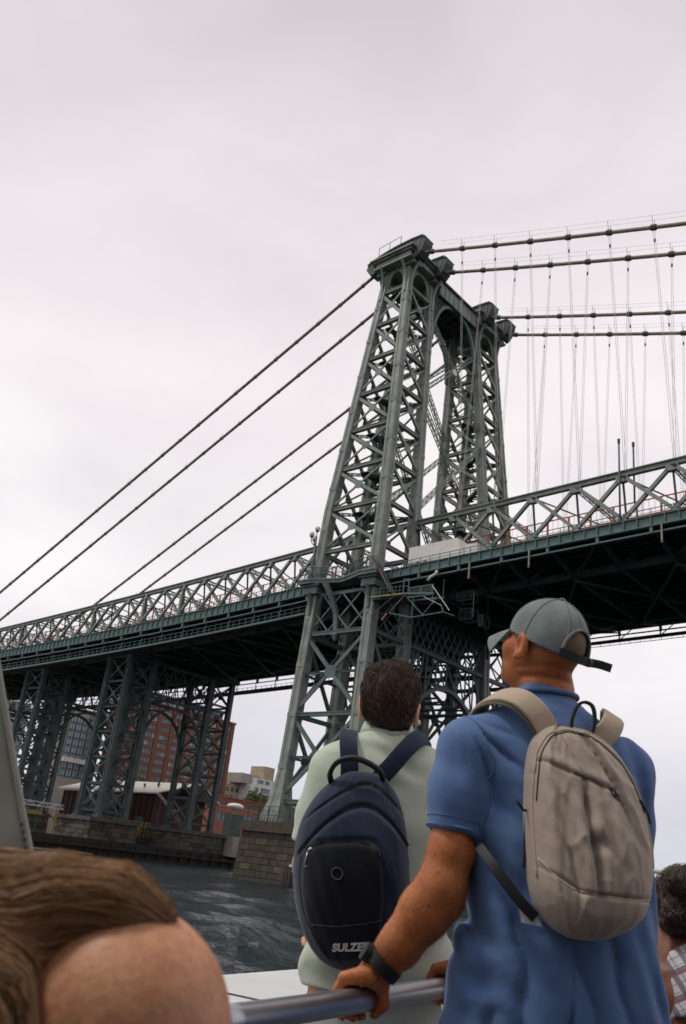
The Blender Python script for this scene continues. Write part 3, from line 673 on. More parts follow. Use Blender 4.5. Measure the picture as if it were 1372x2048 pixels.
# box truck on the near roadway
tk = thing('box_truck', 'white box truck body on the near roadway just right of the tower', 'truck', (12, -13.6, 38.2))
MB().add([(8.7, -14.8, 38.9), (16.9, -14.8, 38.9), (16.9, -12.4, 38.9), (8.7, -12.4, 38.9), (8.7, -14.8, 41.1), (15.9, -14.8, 41.3), (15.9, -12.4, 41.3), (8.7, -12.4, 41.1)],
         [(0, 3, 2, 1), (4, 5, 6, 7), (0, 1, 5, 4), (1, 2, 6, 5), (2, 3, 7, 6), (3, 0, 4, 7)]).build('cargo_box', M['white'], tk)
MB().box((16.95, -14.6, 38.5), (18.6, -12.6, 40.3)).build('cab', M['white'], tk)
for x in (10.2, 11.3, 17.6):
    for y in (-14.7, -12.6): MB().tube([(x, y-.12, 38.6), (x, y+.12, 38.6)], .45, 14).build('wheel', M['frame'], tk)
# maintenance platform under the deck right of the tower
pf = thing('work_platform', 'steel maintenance platform with cage and braces hung right of the near tower leg', 'platform', (10, -16.5, 33))
def B(n, a, b, w, m, h=None): return beam(n, a, b, w, h or w, pf, m)
B('yellow_beam', (5.4, -17.5, 34.15), (10.4, -17.4, 34.05), .16, M['yellow'], .2)
B('edge_beam', (10.4, -17.4, 34.05), (14.8, -17.3, 33.6), .22, M['girder'], .22); B('edge_beam', (6.2, -15.6, 34), (14.8, -15.2, 33.7), .22, M['steel_low'], .22)
MB().box((5.5, -17.3, 33.78), (14.7, -15.6, 33.84)).build('platform_floor', M['steel_dark'], pf)
for k in range(9): x = 5.6+k*.6; B('rail_post', (x, -17.4, 34.2), (x, -17.4, 35.2), .05, M['girder'])
B('rail', (5.5, -17.4, 35.2), (10.4, -17.4, 35.0), .05, M['girder']); B('rail', (5.5, -17.4, 34.7), (10.4, -17.4, 34.55), .04, M['girder'])
cg = MB()
for k in range(19): x = 11.2+k*.18; cg.beam((x, -17.3, 33.6), (x, -17.3, 34.65), .03, .03)
for k in range(6): cg.beam((11.2, -17.3, 33.6+k*.2), (14.6, -17.3, 33.6+k*.2), .025, .025)
cg.build('wire_cage', M['girder'], pf, kind='stuff')
for x in (11.2, 12.9, 14.55): B('cage_post', (x, -17.3, 33.5), (x, -17.3, 34.75), .1, M['girder'])
B('cage_rail', (11.1, -17.3, 34.7), (14.7, -17.3, 34.7), .1, M['girder']); B('cage_rail', (11.1, -17.3, 33.5), (14.7, -17.3, 33.5), .12, M['steel_low'])
for x in (10.2, 10.95): B('gate_post', (x, -17.2, 34.3), (x, -17.2, 36.0), .1, M['girder'])
B('gate_rail', (10.2, -17.2, 36), (10.95, -17.2, 35.8), .1, M['girder']); B('gate_rail', (10.2, -17.2, 35.1), (10.95, -17.2, 35), .06, M['girder'])
for p, q, w in (((8.4, 31.9), (11.8, 31.0), .1), ((11.8, 31.0), (16.3, 31.2), .1), ((16.3, 31.2), (17.8, 30.6), .08), ((8.4, 31.9), (10.6, 33.9), .09), ((10.6, 33.9), (13.4, 31.15), .09), ((11.8, 31.0), (11.9, 33.5), .07), ((13.4, 31.15), (15.2, 33.0), .07), ((5.5, 31.8), (9.0, 34.0), .06), ((14.6, 33.5), (14.8, 32.3), .09), ((16.0, 32.0), (16.3, 31.2), .12), ((14.2, 33.0), (15.2, 32.9), .06)):
    B('brace', (p[0], -17.3, p[1]), (q[0], -17.3, q[1]), w, M['girder'])
B('white_bar', (14.5, -17.35, 34.6), (17.1, -17.3, 31.3), .06, M['white'], .08); B('white_bar', (13.4, -17.35, 33.35), (16.0, -17.3, 32.0), .05, M['white'])
B('red_pole', (7.6, -17.6, 31.0), (8.25, -17.5, 31.8), .14, M['red'])
B('net_post', (14.7, -15.3, 33.8), (14.7, -15.3, 36), .07, M['steel_low']); B('net_post', (17.8, -13.5, 31.5), (17.8, -13.5, 34.8), .07, M['steel_low'])
for (x, y, z, w, h) in ((14.8, -12.5, 34.1, 2.0, 1.1), (14.9, -12, 31.9, 1.7, 1.3), (17.3, -11.5, 31.1, .6, 1.3)):
    c = MB()
    for dx in (0, w):
        for dy in (0, 1.4): c.beam((x+dx, y+dy, z), (x+dx, y+dy, z+h), .06, .06)
    for zz in (z, z+h):
        for dy in (0, 1.4): c.beam((x, y+dy, zz), (x+w, y+dy, zz), .06, .06)
        for dx in (0, w): c.beam((x+dx, y, zz), (x+dx, y+1.4, zz), .06, .06)
    for k in range(9): c.beam((x+w*k/9, y, z), (x+w*k/9, y, z+h), .02, .02)
    c.build('hanging_cage', M['steel_dark'], pf)
ld = thing('access_stair', 'leaning steel stair beside the balcony of the near tower leg', 'stair', (7, -18, 34))
for dy in (-.35, .35): beam('stringer_rail', (5.9, -17.8+dy, 38.9), (8.7, -17.4+dy, 34.4), .1, .22, ld, M['steel_low'])
for k in range(14): t = k/14; beam('step', (lerp(5.9, 8.7, t), -18.1, lerp(38.8, 34.4, t)), (lerp(5.9, 8.7, t), -17.3, lerp(38.8, 34.4, t)), .2, .05, ld, M['steel_low'])
beam('red_rod', (6.2, -18.2, 38.7), (8.5, -17.9, 34.8), .06, .06, ld, M['red'])
for x, lab in ((18.6, 'short orange tipped drop pipe below the deck edge beside the truck'), (26.3, 'short grey drop pipe below the deck edge left of the masts'), (41, 'short grey drop pipe below the deck edge right of the masts')):
    t = thing('drop_pipe', lab, 'pipe', (x, -15.9, gt(x)-2)); beam('pipe', (x, -16, gt(x)-1.2), (x, -16, gt(x)-2.9), .14, .14, t, M['tan']); beam('pipe_tip', (x, -16, gt(x)-2.9), (x, -16, gt(x)-3.2), .18, .18, t, M['red'] if x < 20 else M['steel_low'])
t = thing('curved_drain', 'white curved drain pipe under the deck edge next to the stair', 'pipe', (14, -16, 36)); MB().tube([(14.2, -16.1, 36.9), (14.0, -16.1, 36.5), (13.3, -16.1, 36.2), (12.9, -16.1, 35.8)], .17, 8).build('drain', M['white'], t, smooth=True)

# ------------------------------------------------------------------ cables
def zm(x): return 93.0-.375*x+.00045*x*x
def zs_(x): return 92.8+.425*x
names = {-12.6: 'nearest of the four main cables passing over the tower', -6.85: 'second main cable from the viewer passing over the near leg', 6.85: 'third main cable passing over the far leg', 12.6: 'farthest of the four main cables passing over the tower'}
for yc in (-12.6, -6.85, 6.85, 12.6):
    t = thing('main_cable', names[yc], 'cable', (0, yc, 92.5), 'main suspension cables')
    MB().tube([(x, yc, zm(x)) for x in [2.5+3*k for k in range(58)]], .26, 10).build('cable_strand', M['cable'], t, smooth=True)
    MB().tube([(-2.5-4*k, yc, zs_(-2.5-4*k)) for k in range(33)], .26, 10).build('cable_strand', M['cable'], t, smooth=True)
    for k in range(30):
        x = 6.45+5.62*k; z = zm(x); dzx = Vector((1, 0, -.37)).normalized(); p = Vector((x, yc, z))
        MB().tube([p-dzx*.42, p-dzx*.3, p+dzx*.3, p+dzx*.42], [.3, .4, .4, .3], 8).build('cable_band', M['clamp'], t)
        if 0 < k < 24:
            yt = 9.14*(1 if yc > 0 else -1); zb_ = zt(x) if x < 95 else 50.5; dy = (yt-yc)
            for dx in (-.1, .1): MB().tube([(x+dx, yc, z-.2), (x+dx*1.2, yt, zb_)], .025, 5).build('suspender_rope', M['rope'], t)
            MB().ell((x, lerp(yc, yt, .06), lerp(z, zb_, .06)), (.13, .13, .3), 8, 6).build('rope_socket', M['clamp'], t)
        if k:
            for s1 in (-1, 1): MB().tube([(x, yc+.15*s1, z+.2), (x, yc+.45*s1, z+1.5)], .03, 5).build('stanchion', M['clamp'], t)
    for k in range(26):
        x = -7-4.6*k; z = zs_(x); d = Vector((1, 0, .425)).normalized(); p = Vector((x, yc, z)); MB().tube([p-d*.28, p-d*.2, p+d*.2, p+d*.28], [.27, .33, .33, .27], 8).build('cable_band', M['cable'], t)
        if k % 2 == 0: MB().tube([(x, yc, z+.2), (x, yc, z+1.0)], .03, 5).build('stanchion', M['clamp'], t)
    for s1 in (-1, 1): MB().tube([(x, yc+.45*s1, zm(x)+1.5) for x in [8+6*k for k in range(28)]], .016, 4).build('hand_rope', M['rope'], t)

# ------------------------------------------------------------------ side span supports
def support(label, X):
    t = thing('bridge_support', label, 'trestle', (X-2.85, 0, 6.5), 'lattice supports of the side span')
    x0, x1 = X-5.7, X; top = gt(X)-3.0; LVb = [7.4, 11.5, 15.6, 19.7, 23.8, 28.0, top-.4]
    m = M['bent']
    for sg in (-1, 1):
        for y in (6.6, 11.64):
            for x in (x0, x1):
                b = MB(); s = .42
                b.box((x-s, sg*y-s, 6.3), (x-s+.2, sg*y+s, top)); b.box((x+s-.2, sg*y-s, 6.3), (x+s, sg*y+s, top)); 
                b.box((x-s+.2, sg*y-s+.12, 6.3), (x+s-.2, sg*y-s+.2, top)) if False else None
                n = 30
                for k in range(n):
                    za, zb_ = lerp(6.4, top, k/n), lerp(6.4, top, (k+1)/n)
                    for yy in (-s+.05, s-.05):
                        b.beam((x-s+.2, sg*y+yy, za if k % 2 else zb_), (x+s-.2, sg*y+yy, zb_ if k % 2 else za), .06, .1)
                b.box((x-.6, sg*y-.6, 6.2), (x+.6, sg*y+.6, 6.6)); b.build('column', m, t)
        def fc(A, B_, out):
            for i, z in enumerate(LVb):
                a, c = Vector((*A, z)), Vector((*B_, z)); beam('strut', a, c, .3, .34, t, m, 'I', up=(0, 0, 1))
                if i < len(LVb)-1:
                    z2 = LVb[i+1]; beam('diagonal', a, (*B_, z2), .2, .2, t, m, up=out); beam('diagonal', c, (*A, z2), .2, .2, t, m, up=out)
                    b = MB(); c_ = (a+Vector((*B_, z2)))/2; o_ = Vector(out); xx = o_.cross(Vector((0, 0, 1))); b.prism([c_+xx*(.5*math.cos(k*math.pi/3))+Vector((0, 0, .5*math.sin(k*math.pi/3)))-o_*.14 for k in range(6)], o_*.28); b.build('gusset_plate', m, t)
        for y in (6.6, 11.64): fc((x0, sg*y), (x1, sg*y), (0, 1, 0))
        for x in (x0, x1): fc((x, sg*6.6), (x, sg*11.64), (1, 0, 0))
    # portal arch and spandrel truss between the two legs
    for x in (x0, x1):
        pts = [Vector((x, -6.3*math.cos(math.pi*k/20), 19.0+6.4*math.sin(math.pi*k/20))) for k in range(21)]; b = MB()
        for p, q in zip(pts[:-1], pts[1:]): b.beam(p, q, .35, .5, up=(1, 0, 0))
        b.build('portal_arch', m, t)
        for z in (26.4, top-.5): beam('portal_strut', (x, -6.4, z), (x, 6.4, z), .35, .45, t, m)
        for k in range(6):
            y = -6.4+k*12.8/6; beam('lattice_bar', (x, y, 26.6), (x, y+12.8/6, top-.7), .14, .14, t, m); beam('lattice_bar', (x, y+12.8/6, 26.6), (x, y, top-.7), .14, .14, t, m)
        for k in (2, 4, 6, 14, 16, 18): p = pts[k]; beam('spandrel_bar', p, (x, p.y, 26.2), .12, .12, t, m); beam('spandrel_bar', p, (x, p.y*1.25 if abs(p.y*1.25) < 6.4 else p.y, 26.2), .12, .12, t, m)
    for sg in (-1, 1): boxo('cap_girder', (x0-1, sg*9.14-3.2, top-.3), (x1+1, sg*9.14+3.2, top+.5), t, M['steel_dark'])
    return t
for X, l1 in ((-50.9, 'grey lattice steel support nearest the tower under the left deck, with tall arch'), (-77.5, 'grey lattice steel support further left under the deck, behind the first one'), (-105.0, 'third lattice steel support far left, mostly hidden behind the second')): support(l1, X)
stone_pier('pale stone pier at the shore under the near leg of the first lattice support', -58.6, -49.2, -13.9, -5.0, 6.3, .6, True, M['stone2'], None, .25, 1.5, .62, 0)
stone_pier('pale stone pier at the shore under the far leg of the first lattice support', -58.6, -49.2, 3.6, 13.6, 6.3, .6, True, M['stone2'], None, .25, 1.5, .62, 0)
for sg, l2 in ((-1, 'low stone footing under the near leg of the second lattice support'), (1, 'low stone footing under the far leg of the second lattice support')):
    stone_pier(l2, -84.9, -75.8, *sorted((sg*5, sg*13.4)), 6.3, .5, True, M['stone2'], None, .2, 2.2, .9, 0)

# ------------------------------------------------------------------ shore buildings
def window(parent, x, y0, y1, z0, z1, panes=2, m=None, fr=None):
    """window set in a +X facing wall at x: frame (part) > panes (sub-parts)"""
    m = m or M['glass']; fr = fr or M['frame']; b = MB(); t = .09
    b.box((x-.25, y0, z0), (x+.03, y0+t, z1)); b.box((x-.25, y1-t, z0), (x+.03, y1, z1)); b.box((x-.25, y0+t, z0), (x+.03, y1-t, z0+t)); b.box((x-.25, y0+t, z1-t), (x+.03, y1-t, z1))
    for k in range(1, panes): yy = lerp(y0, y1, k/panes); b.box((x-.2, yy-.05, z0+t), (x+.02, yy+.05, z1-t))
    w = b.build('window', fr, parent)
    for k in range(panes):
        ya, yb = lerp(y0, y1, k/panes)+.07, lerp(y0, y1, (k+1)/panes)-.07; r = random.random()
        boxo('pane', (x-.14, ya, z0+t), (x-.08, yb, z1-t), w, m if r > .16 else M['pane_lit'])
    return w
M['pane_lit'] = mat('pane_blind', (.30, .38, .36), .3, c2=(.16, .24, .25), var=.2, vscale=.5, coord='World')
bt = thing('brick_tower', 'tall red brick apartment tower seen through the arch of the lattice support', 'building', (-168, 91, GZ))
X0 = -160.0
groups = [(72.4, 77.3, 2), (79.0, 82.9, 2), (84.6, 89.4, 2), (91.0, 95.6, 2), (97.4, 102.2, 2), (104.2, 109.0, 2)]
ZF = [43.45-2.58*i for i in range(16)]               # window centre heights
b = MB(); b.box((-178, 70.9, GZ), (X0-.45, 110.5, 45.4)); b.build('core_wall', M['brick'], bt)
edges = [70.7]+[e for g_ in groups for e in g_[:2]]+[110.6]
for k in range(0, len(edges), 2):
    boxo('brick_pier', (X0-.5, edges[k], GZ), (X0+.1, edges[k+1], 45.4), bt, M['brick'])
for (ya, yb, pn) in groups:
    for i in range(len(ZF)):
        lo = ZF[i]+.78; hi = (ZF[i-1]-.78) if i else 45.4
        boxo('spandrel', (X0-.5, ya, lo), (X0-.12, yb, hi), bt, M['brick'])
        boxo('lintel', (X0-.5, ya, lo-.0), (X0-.02, yb, lo+.14), bt, M['brick2'])
    for i in range(len(ZF)): window(bt, X0-.16, ya+.02, yb-.02, ZF[i]-.76, ZF[i]+.76, 4)
boxo('parapet', (-178.3, 70.4, 45.4), (X0+.3, 110.9, 46.1), bt, M['brick'])
boxo('penthouse', (-176, 74, 46.1), (X0-3, 107, 48.9), bt, M['glass_b']); boxo('penthouse_roof', (-177, 73, 48.9), (X0-1.6, 108.4, 49.4), bt, M['steel_low'])
for k in range(14): boxo('mullion', (X0-3.0, 74+k*2.5, 46.1), (X0-2.85, 74.2+k*2.5, 48.9), bt, M['frame'])
# blue glazed building with brick edge, left
gb = thing('glass_building', 'pale topped office block with blue glazing seen between the two lattice supports', 'building', (-180, 59, GZ))
X1 = -175.0
boxo('wall', (-190, 54.8, GZ), (X1-.3, 64.6, 40.2), gb, M['concrete']); boxo('parapet', (-190.3, 54.5, 40.2), (X1+.1, 64.9, 41), gb, M['tan'])
for r in range(8):
    z = 37.4-2.35*r
    for k in range(4): window(gb, X1, 55.2+k*2.3, 57.3+k*2.3, z-.95, z+.95, 2, M['glass_b'])
boxo('brick_side', (-189, 64.62, GZ), (X1+.25, 67.6, 40.4), gb, M['brick'])
boxo('canopy', (X1-.1, 55, 24.2), (X1+1.2, 64, 25.6), gb, M['whitewall'])
# far left grey building
fb = thing('grey_building', 'grey apartment block at the far left behind the lattice support', 'building', (-190, 28, GZ))
boxo('wall', (-200, 22, GZ), (-185.2, 46, 40), fb, M['concrete'])
for r in range(10):
    for k in range(7): window(fb, -185, 23.2+k*3.2, 25.2+k*3.2, 37.6-r*3.1, 39.2-r*3.1, 2, M['glass'])
# low orange brick building
lb = thing('brick_warehouse', 'low orange brick building with dark ribbon window right of the lattice support', 'building', (-115, 71, GZ))
XL = -110.0
boxo('lower_wall', (-122, 62.8, GZ), (XL, 79.5, 11.2), lb, M['brick2']); boxo('upper_wall', (-122, 62.8, 13.4), (XL, 79.5, 14.9), lb, M['brick2']); boxo('side_wall', (-122, 62.8, 11.2), (XL, 65.1, 13.4), lb, M['brick2']); boxo('back_wall', (-122, 65.1, 11.2), (-111, 79.5, 13.4), lb, M['frame'])
boxo('coping', (-122.2, 62.6, 14.9), (XL+.15, 79.6, 15.1), lb, M['concrete'])
for k in range(9): boxo('ribbon_pane', (XL-.4, 65.15+k*1.6, 11.22), (XL-.32, 66.65+k*1.6, 13.38), lb, M['glass']); 
for k in range(9): boxo('mullion', (XL-.42, 66.65+k*1.6, 11.2), (XL-.2, 66.75+k*1.6, 13.4), lb, M['frame'])
ub = thing('brick_annex', 'darker red brick block with two dark openings above and right of the low orange building', 'building', (-125, 84, GZ))
boxo('wall', (-136, 72, GZ), (-124, 104, 18.3), ub, M['brick']); boxo('coping', (-136.3, 71.7, 18.3), (-123.8, 104.2, 18.55), ub, M['brick2'])
for k in range(6): boxo('opening', (-124.02, 76+k*4.6, 14.9), (-123.95, 79+k*4.6, 16.6), ub, M['frame'])
# white apartment house with balconies
wb = thing('white_house', 'white apartment house with dark windows and balconies left of the tower foot', 'building', (-195, 160, GZ))
XW = -190.0
boxo('wall', (-205, 152, GZ), (XW, 170, 30.4), wb, M['whitewall']); boxo('upper_storey', (-205, 154, 30.4), (XW-1.2, 170, 33.0), wb, M['whitewall'])
boxo('stair_block', (-200, 158.6, 33.0), (-192, 164.6, 38.2), wb, M['tan']); boxo('roof_shed', (-204, 148.6, 30.4), (-194, 158, 34.2), wb, M['concrete'])
for r, z in enumerate((28.4, 25.6, 22.8, 20.0, 17.2, 14.4)):
    window(wb, XW+.1, 152.8, 154.8, z-.8, z+.8, 2)
    window(wb, XW+.1, 156.4, 161.2, z-.9, z+.9, 4); window(wb, XW+.1, 162.6, 166.4, z-.9, z+.9, 3)
    boxo('balcony', (XW+.2, 156, z-1.5), (XW+1.6, 169, z-1.25), wb, M['whitewall'])
    for k in range(10): boxo('balustrade_post', (XW+1.5, 156+k*1.4, z-1.25), (XW+1.58, 156.1+k*1.4, z-.3), wb, M['whitewall'])
    boxo('balustrade_rail', (XW+1.48, 156, z-.36), (XW+1.6, 169, z-.26), wb, M['whitewall'])
for y0, y1 in ((155.2, 158.2), (159.6, 161.6)): window(wb, XW-1.1, y0, y1, 31, 32.4, 2)
# yellowish row behind
i = 0
for y0, y1, z1, m, lab in ((136.5, 144, 32.6, 'tan', 'mustard coloured block on the skyline beside the brick tower'), (144.2, 152, 29.2, 'tan', 'lower tan block between the mustard block and the white house'), (126, 136.3, 29.6, 'concrete', 'grey tan block half hidden behind the brick tower edge'), (170.5, 182, 27.5, 'tan', 'tan block right of the white house behind the tower foot'), (182.4, 198, 24.5, 'brick', 'brick block seen through the foot of the tower'), (198.6, 222, 27, 'concrete', 'grey block seen right of the tower foot behind the men')):
    t = thing('apartment_block', lab, 'building', (-200, y0, GZ)); boxo('wall', (-212, y0, GZ), (-198.2, y1, z1), t, M[m]); boxo('parapet', (-212.2, y0-.1, z1), (-198, y1+.1, z1+.5), t, M['concrete'])
    for r in range(8):
        for k in range(int((y1-y0)/2.6)): window(t, -198, y0+.7+k*2.6, y0+2.1+k*2.6, z1-2.6-r*3, z1-1.0-r*3, 1)
    if y0 < 140: boxo('roof_tank', (-206, y0+1.5, z1+.5), (-202, y0+5, z1+3.2), t, M['tan'] if y0 > 130 else M['brick'])
    else: boxo('roof_hut', (-206, y0+2, z1+.5), (-202, y0+4, z1+2), t, M['concrete'])
# cyan glass tower glimpsed through the lattice right of centre
ct = thing('curtain_wall_block', 'pale blue glass building glimpsed through the tower lattice behind the men', 'building', (-110, 185, GZ))
boxo('wall', (-150, 205, GZ), (-120.2, 262, 25), ct, M['glass_b'])
for k in range(20): boxo('mullion', (-120.2, 205+k*3, GZ), (-120.0, 205.3+k*3, 25), ct, M['whitewall'])
for k in range(7): boxo('transom', (-120.2, 205, 4+k*3.1), (-119.98, 262, 4.4+k*3.1), ct, M['whitewall'])
# red shed with pale roof
sh = thing('dock_shed', 'dark red dock shed with pale metal gable roof behind the lattice supports', 'shed', (-95, 26, GZ))
boxo('wall', (-118, 23, GZ), (-82.8, 37, 13.0), sh, M['barn'])
b = MB()
for (x0, x1, y0, z0, y1, z1) in ((-119.5, -76.4, 29.6, 16.1, 22.0, 13.2), (-119.5, -76.4, 29.8, 16.1, 38, 13.0)):
    b2 = MB(); b2.add([(x0, y1, z1), (-82.0 if y1 < 25 else -79, y1, z1), (x1, y0, z0), (x0+4, y0, z0), (x0, y1, z1+.25), (-82.0 if y1 < 25 else -79, y1, z1+.25), (x1, y0, z0+.25), (x0+4, y0, z0+.25)],
                      [(0, 1, 2, 3), (7, 6, 5, 4), (0, 4, 5, 1), (1, 5, 6, 2), (2, 6, 7, 3), (3, 7, 4, 0)]); r_ = b2.build('roof', M['roof'], sh)
    for k in range(22):
        x = x0+1.5+k*1.75; t0 = .02; beam('roof_seam', (x, y1, z1+.28), (x+1.6 if y1 < 25 else x, y0, z0+.28), .08, .06, r_, M['roof'])
MB().add([(-82.8, 23, 13), (-82.8, 37, 13), (-82.8, 29.8, 15.8), (-83.2, 23, 13), (-83.2, 37, 13), (-83.2, 29.8, 15.8)], [(0, 1, 2), (5, 4, 3), (0, 2, 5, 3), (1, 4, 5, 2)]).build('gable', M['barn'], sh)
for k in range(18): boxo('wall_batten', (-117.5+k*2, 22.85, GZ), (-117.3+k*2, 23, 12.9), sh, M['barn'])
for k in range(4): boxo('shed_window', (-112+k*8, 22.88, 6), (-109+k*8, 22.94, 8.6), sh, M['frame'])
for x, y, l_ in ((-90.5, 25.5, 'left of the three small vents on the shed roof'), (-88.2, 27.5, 'middle one of the three small vents on the shed roof, set back'), (-86.0, 25.8, 'right of the three small vents on the shed roof')):
    zz = 13.2+(y-22)/7.6*2.9; t = thing('roof_vent', l_, 'vent', (x, y, zz)); MB().tube([(x, y, zz), (x, y, zz+.8)], .18, 8).build('pipe', M['frame'], t); MB().tube([(x, y, zz+.75), (x, y, zz+1.0)], .34, 8).build('cowl', M['frame'], t)
# dock clutter: pale conveyor, yellow frames, white gantry
cv = thing('conveyor', 'pale yellow sloping conveyor beside the shed between the lattice legs', 'conveyor', (-70, 20, GZ))
MB().beam((-58.6, 5.0, 11.9), (-58.3, 7.7, 9.9), .6, .35).build('belt_frame', M['roof'], cv); MB().beam((-58.3, 8.9, 9.4), (-58, 11.2, 7.0), .6, .8).build('belt_frame', M['tan'], cv)
for p in ((-58.5, 6, 11), (-58.2, 8.3, 9.4), (-58, 11, 7.2)): beam('leg', (p[0], p[1], GZ), p, .25, .25, cv, M['steel_dark'])
yb = thing('yellow_barge_cabin', 'yellow steel cabin and rails between the two shore piers', 'cabin', (-58, 1.5, GZ))
MB().box((-60.5, -3.2, 4.3), (-57.4, 1.7, 6.2)).build('cabin_box', M['yellow'], yb); MB().box((-61, -4.4, GZ), (-57, 3.6, 4.3)).build('hull', M['steel_dark'], yb)
for y in (-4.0, 1.9, 2.7, 3.5): beam('frame_post', (-57.3, y, 4.3), (-57.3, y, 6.7), .16, .16, yb, M['yellow'])
for z in (5.3, 6.1, 6.7): beam('frame_rail', (-57.3, -4.2, z), (-57.3, 3.6, z), .13, .13, yb, M['yellow'])
gn = thing('dock_gantry', 'pale steel gangway with yellow frame at the left end of the dock', 'gangway', (-58, -19, GZ))
for z in (6.9, 7.5): beam('chord', (-57, -34, z+.1), (-57, -14.2, z), .16, .16, gn, M['whitewall'])
for k in range(16): beam('web', (-57, -34+k*1.25, 6.9+.6*(k % 2)), (-57, -32.75+k*1.25, 7.5-.6*(k % 2)), .1, .1, gn, M['whitewall'])
MB().box((-59.2, -34, 5.7), (-57.3, -17.4, 6.3)).build('yellow_deck', M['yellow'], gn)
for y in (-33, -28, -23, -18, -15): beam('leg', (-57.6, y, GZ), (-57.6, y, 7), .25, .25, gn, M['steel_dark'] if y < -16 else M['yellow'])
beam('brace', (-57.5, -17, 6.6), (-57.5, -14, 4.6), .16, .16, gn, M['yellow'])
pb = thing('deck_barge', 'dark low barge moored along the shore wall with pale rubbing strake', 'barge', (SX+1, -22, 0))
MB().box((SX+.3, -46, -.4), (SX+5, -16.5, 1.2)).build('hull', M['timber'], pb); beam('strake', (SX+5.05, -46, 1.1), (SX+5.05, -16.5, 1.1), .12, .18, pb, M['concrete'])
for k in range(10): boxo('tyre_block', (SX+5, -45+k*3, .2), (SX+5.25, -44.2+k*3, .9), pb, M['frame'])
jt = thing('landing_stage', 'low concrete landing stage between the far shore pier and the tower pier', 'jetty', (SX-1, 20, 2))
MB().box((-52, 13.9, 2.9), (SX+.6, 40, 3.4)).build('stage_deck', M['concrete'], jt); MB().box((-51, 14.4, 3.4), (-47.5, 26, 6.2)).build('stage_cabin', M['concrete'], jt); boxo('cabin_door', (-47.5, 16, 3.4), (-47.44, 17.5, 5.6), jt, M['frame'])
for k in range(12): beam('rail_post', (SX+.4, 14.2+k*2.3, 3.4), (SX+.4, 14.2+k*2.3, 4.6), .07, .07, jt, M['whitewall'])
beam('rail', (SX+.4, 14, 4.6), (SX+.4, 40, 4.6), .07, .07, jt, M['whitewall'])
bt2 = thing('moored_boat', 'small white boat cabin roof showing above the dock right of the lattice support', 'boat', (-70, 30, GZ))
MB().box((-100, 58.5, GZ), (-97, 62, 12.6)).build('mast_house', M['steel_dark'], bt2); MB().ell((-98.5, 60.4, 14.6), (2.2, 2.2, .8), 14, 6).build('dome', M['white'], bt2, smooth=True); MB().tube([(-98.5, 60.4, 12), (-98.5, 60.4, 14.4)], .4, 8).build('stem', M['concrete'], bt2)

# trees
def leaves(mb, c, r, n, s, rng):
    for _ in range(n):
        v = Vector((rng.gauss(0, 1), rng.gauss(0, 1), rng.gauss(0, 1))).normalized()*rng.uniform(.35, 1)**.5
        k = 1+.25*math.sin(v.x*5+c[0])*math.cos(v.y*4+c[1])
        p = Vector((c[0]+v.x*r[0]*k, c[1]+v.y*r[1]*k, c[2]+v.z*r[2]*k)); a = Vector((rng.gauss(0, 1), rng.gauss(0, 1), rng.gauss(0, 1))).normalized(); b_ = a.orthogonal().normalized(); c_ = a.cross(b_); ss = s*rng.uniform(.5, 1.3)
        mb.add([p+b_*ss, p+c_*ss*.6, p-b_*ss, p-c_*ss*.6], [(0, 1, 2, 3)])
rng = random.Random(5)
for (x, y, z, r, h, lab) in ((-130, 98, GZ, 4.5, 19, 'dark rounded tree beside the brick tower above the orange building'), (-150, 118, GZ, 6, 21, 'light green tree between the brick tower and the white house'), (-152, 129, GZ, 6, 20, 'olive tree in front of the tan blocks'), (-160, 142, GZ, 6, 21.5, 'green tree just left of the white house'), (-140, 160, GZ, 6, 19, 'green tree in front of the white house'), (-150, 176, GZ, 7, 19, 'tree behind the foot of the tower'), (-140, 196, GZ, 7, 18, 'tree right of the tower foot'), (-138, 58, GZ, 5, 18, 'dark tree in front of the glazed office block')):
    t = thing('tree', lab, 'tree', (x, y, z)); b = MB(); b.tube([(x, y, z), (x+.2, y, z+h*.4), (x, y+.2, z+h*.75)], [.45, .3, .12], 8)
    for k in range(6): a = k*1.05; b.tube([(x, y, z+h*.4), (x+math.cos(a)*r*.6, y+math.sin(a)*r*.6, z+h*.72)], [.16, .05], 5)
    b.build('trunk', M['trunk'], t); b = MB()
    for k in range(9):
        a = rng.uniform(0, 6.28); q = rng.uniform(.1, .6)*r; leaves(b, (x+math.cos(a)*q, y+math.sin(a)*q, z+h*rng.uniform(.6, .92)), (r*.5, r*.5, r*.42), 260, .42, rng)
    b.build('crown', M['leaf'], t, kind='stuff')

# ================================================================== boat and people, in a frame r (right), d (away), z (up) with the eye as origin
E1 = Vector((math.cos(YAW), math.sin(YAW), 0)); E2 = Vector((-math.sin(YAW), math.cos(YAW), 0))
HM = Matrix(((E1.x, E2.x, 0, CX), (E1.y, E2.y, 0, CY), (0, 0, 1, CZ), (0, 0, 0, 1)))
DK = -1.16
A3 = lambda *v: np.array(v, float)
def hthing(name, label, cat, loc, group=None):
    t = bpy.data.objects.new(name, None); t.empty_display_size = .1; col.objects.link(t); m = HM @ Matrix.Translation(loc); t.matrix_basis = m; WM[t.name] = m
    return tag(t, label, cat, group)
def hlink(name, me, parent, origin=(0, 0, 0)):
    return link(name, me, HM @ Matrix.Translation(origin), parent)
def hbuild(mb, name, mats, parent, smooth=False, kind=None):
    a = np.array([tuple(v) for v in mb.v]); o = tuple((a.min(0)+a.max(0))/2)
    ob = hlink(name, mb.mesh(name, mats, o, smooth), parent, o)
    if kind: ob['kind'] = kind
    return ob
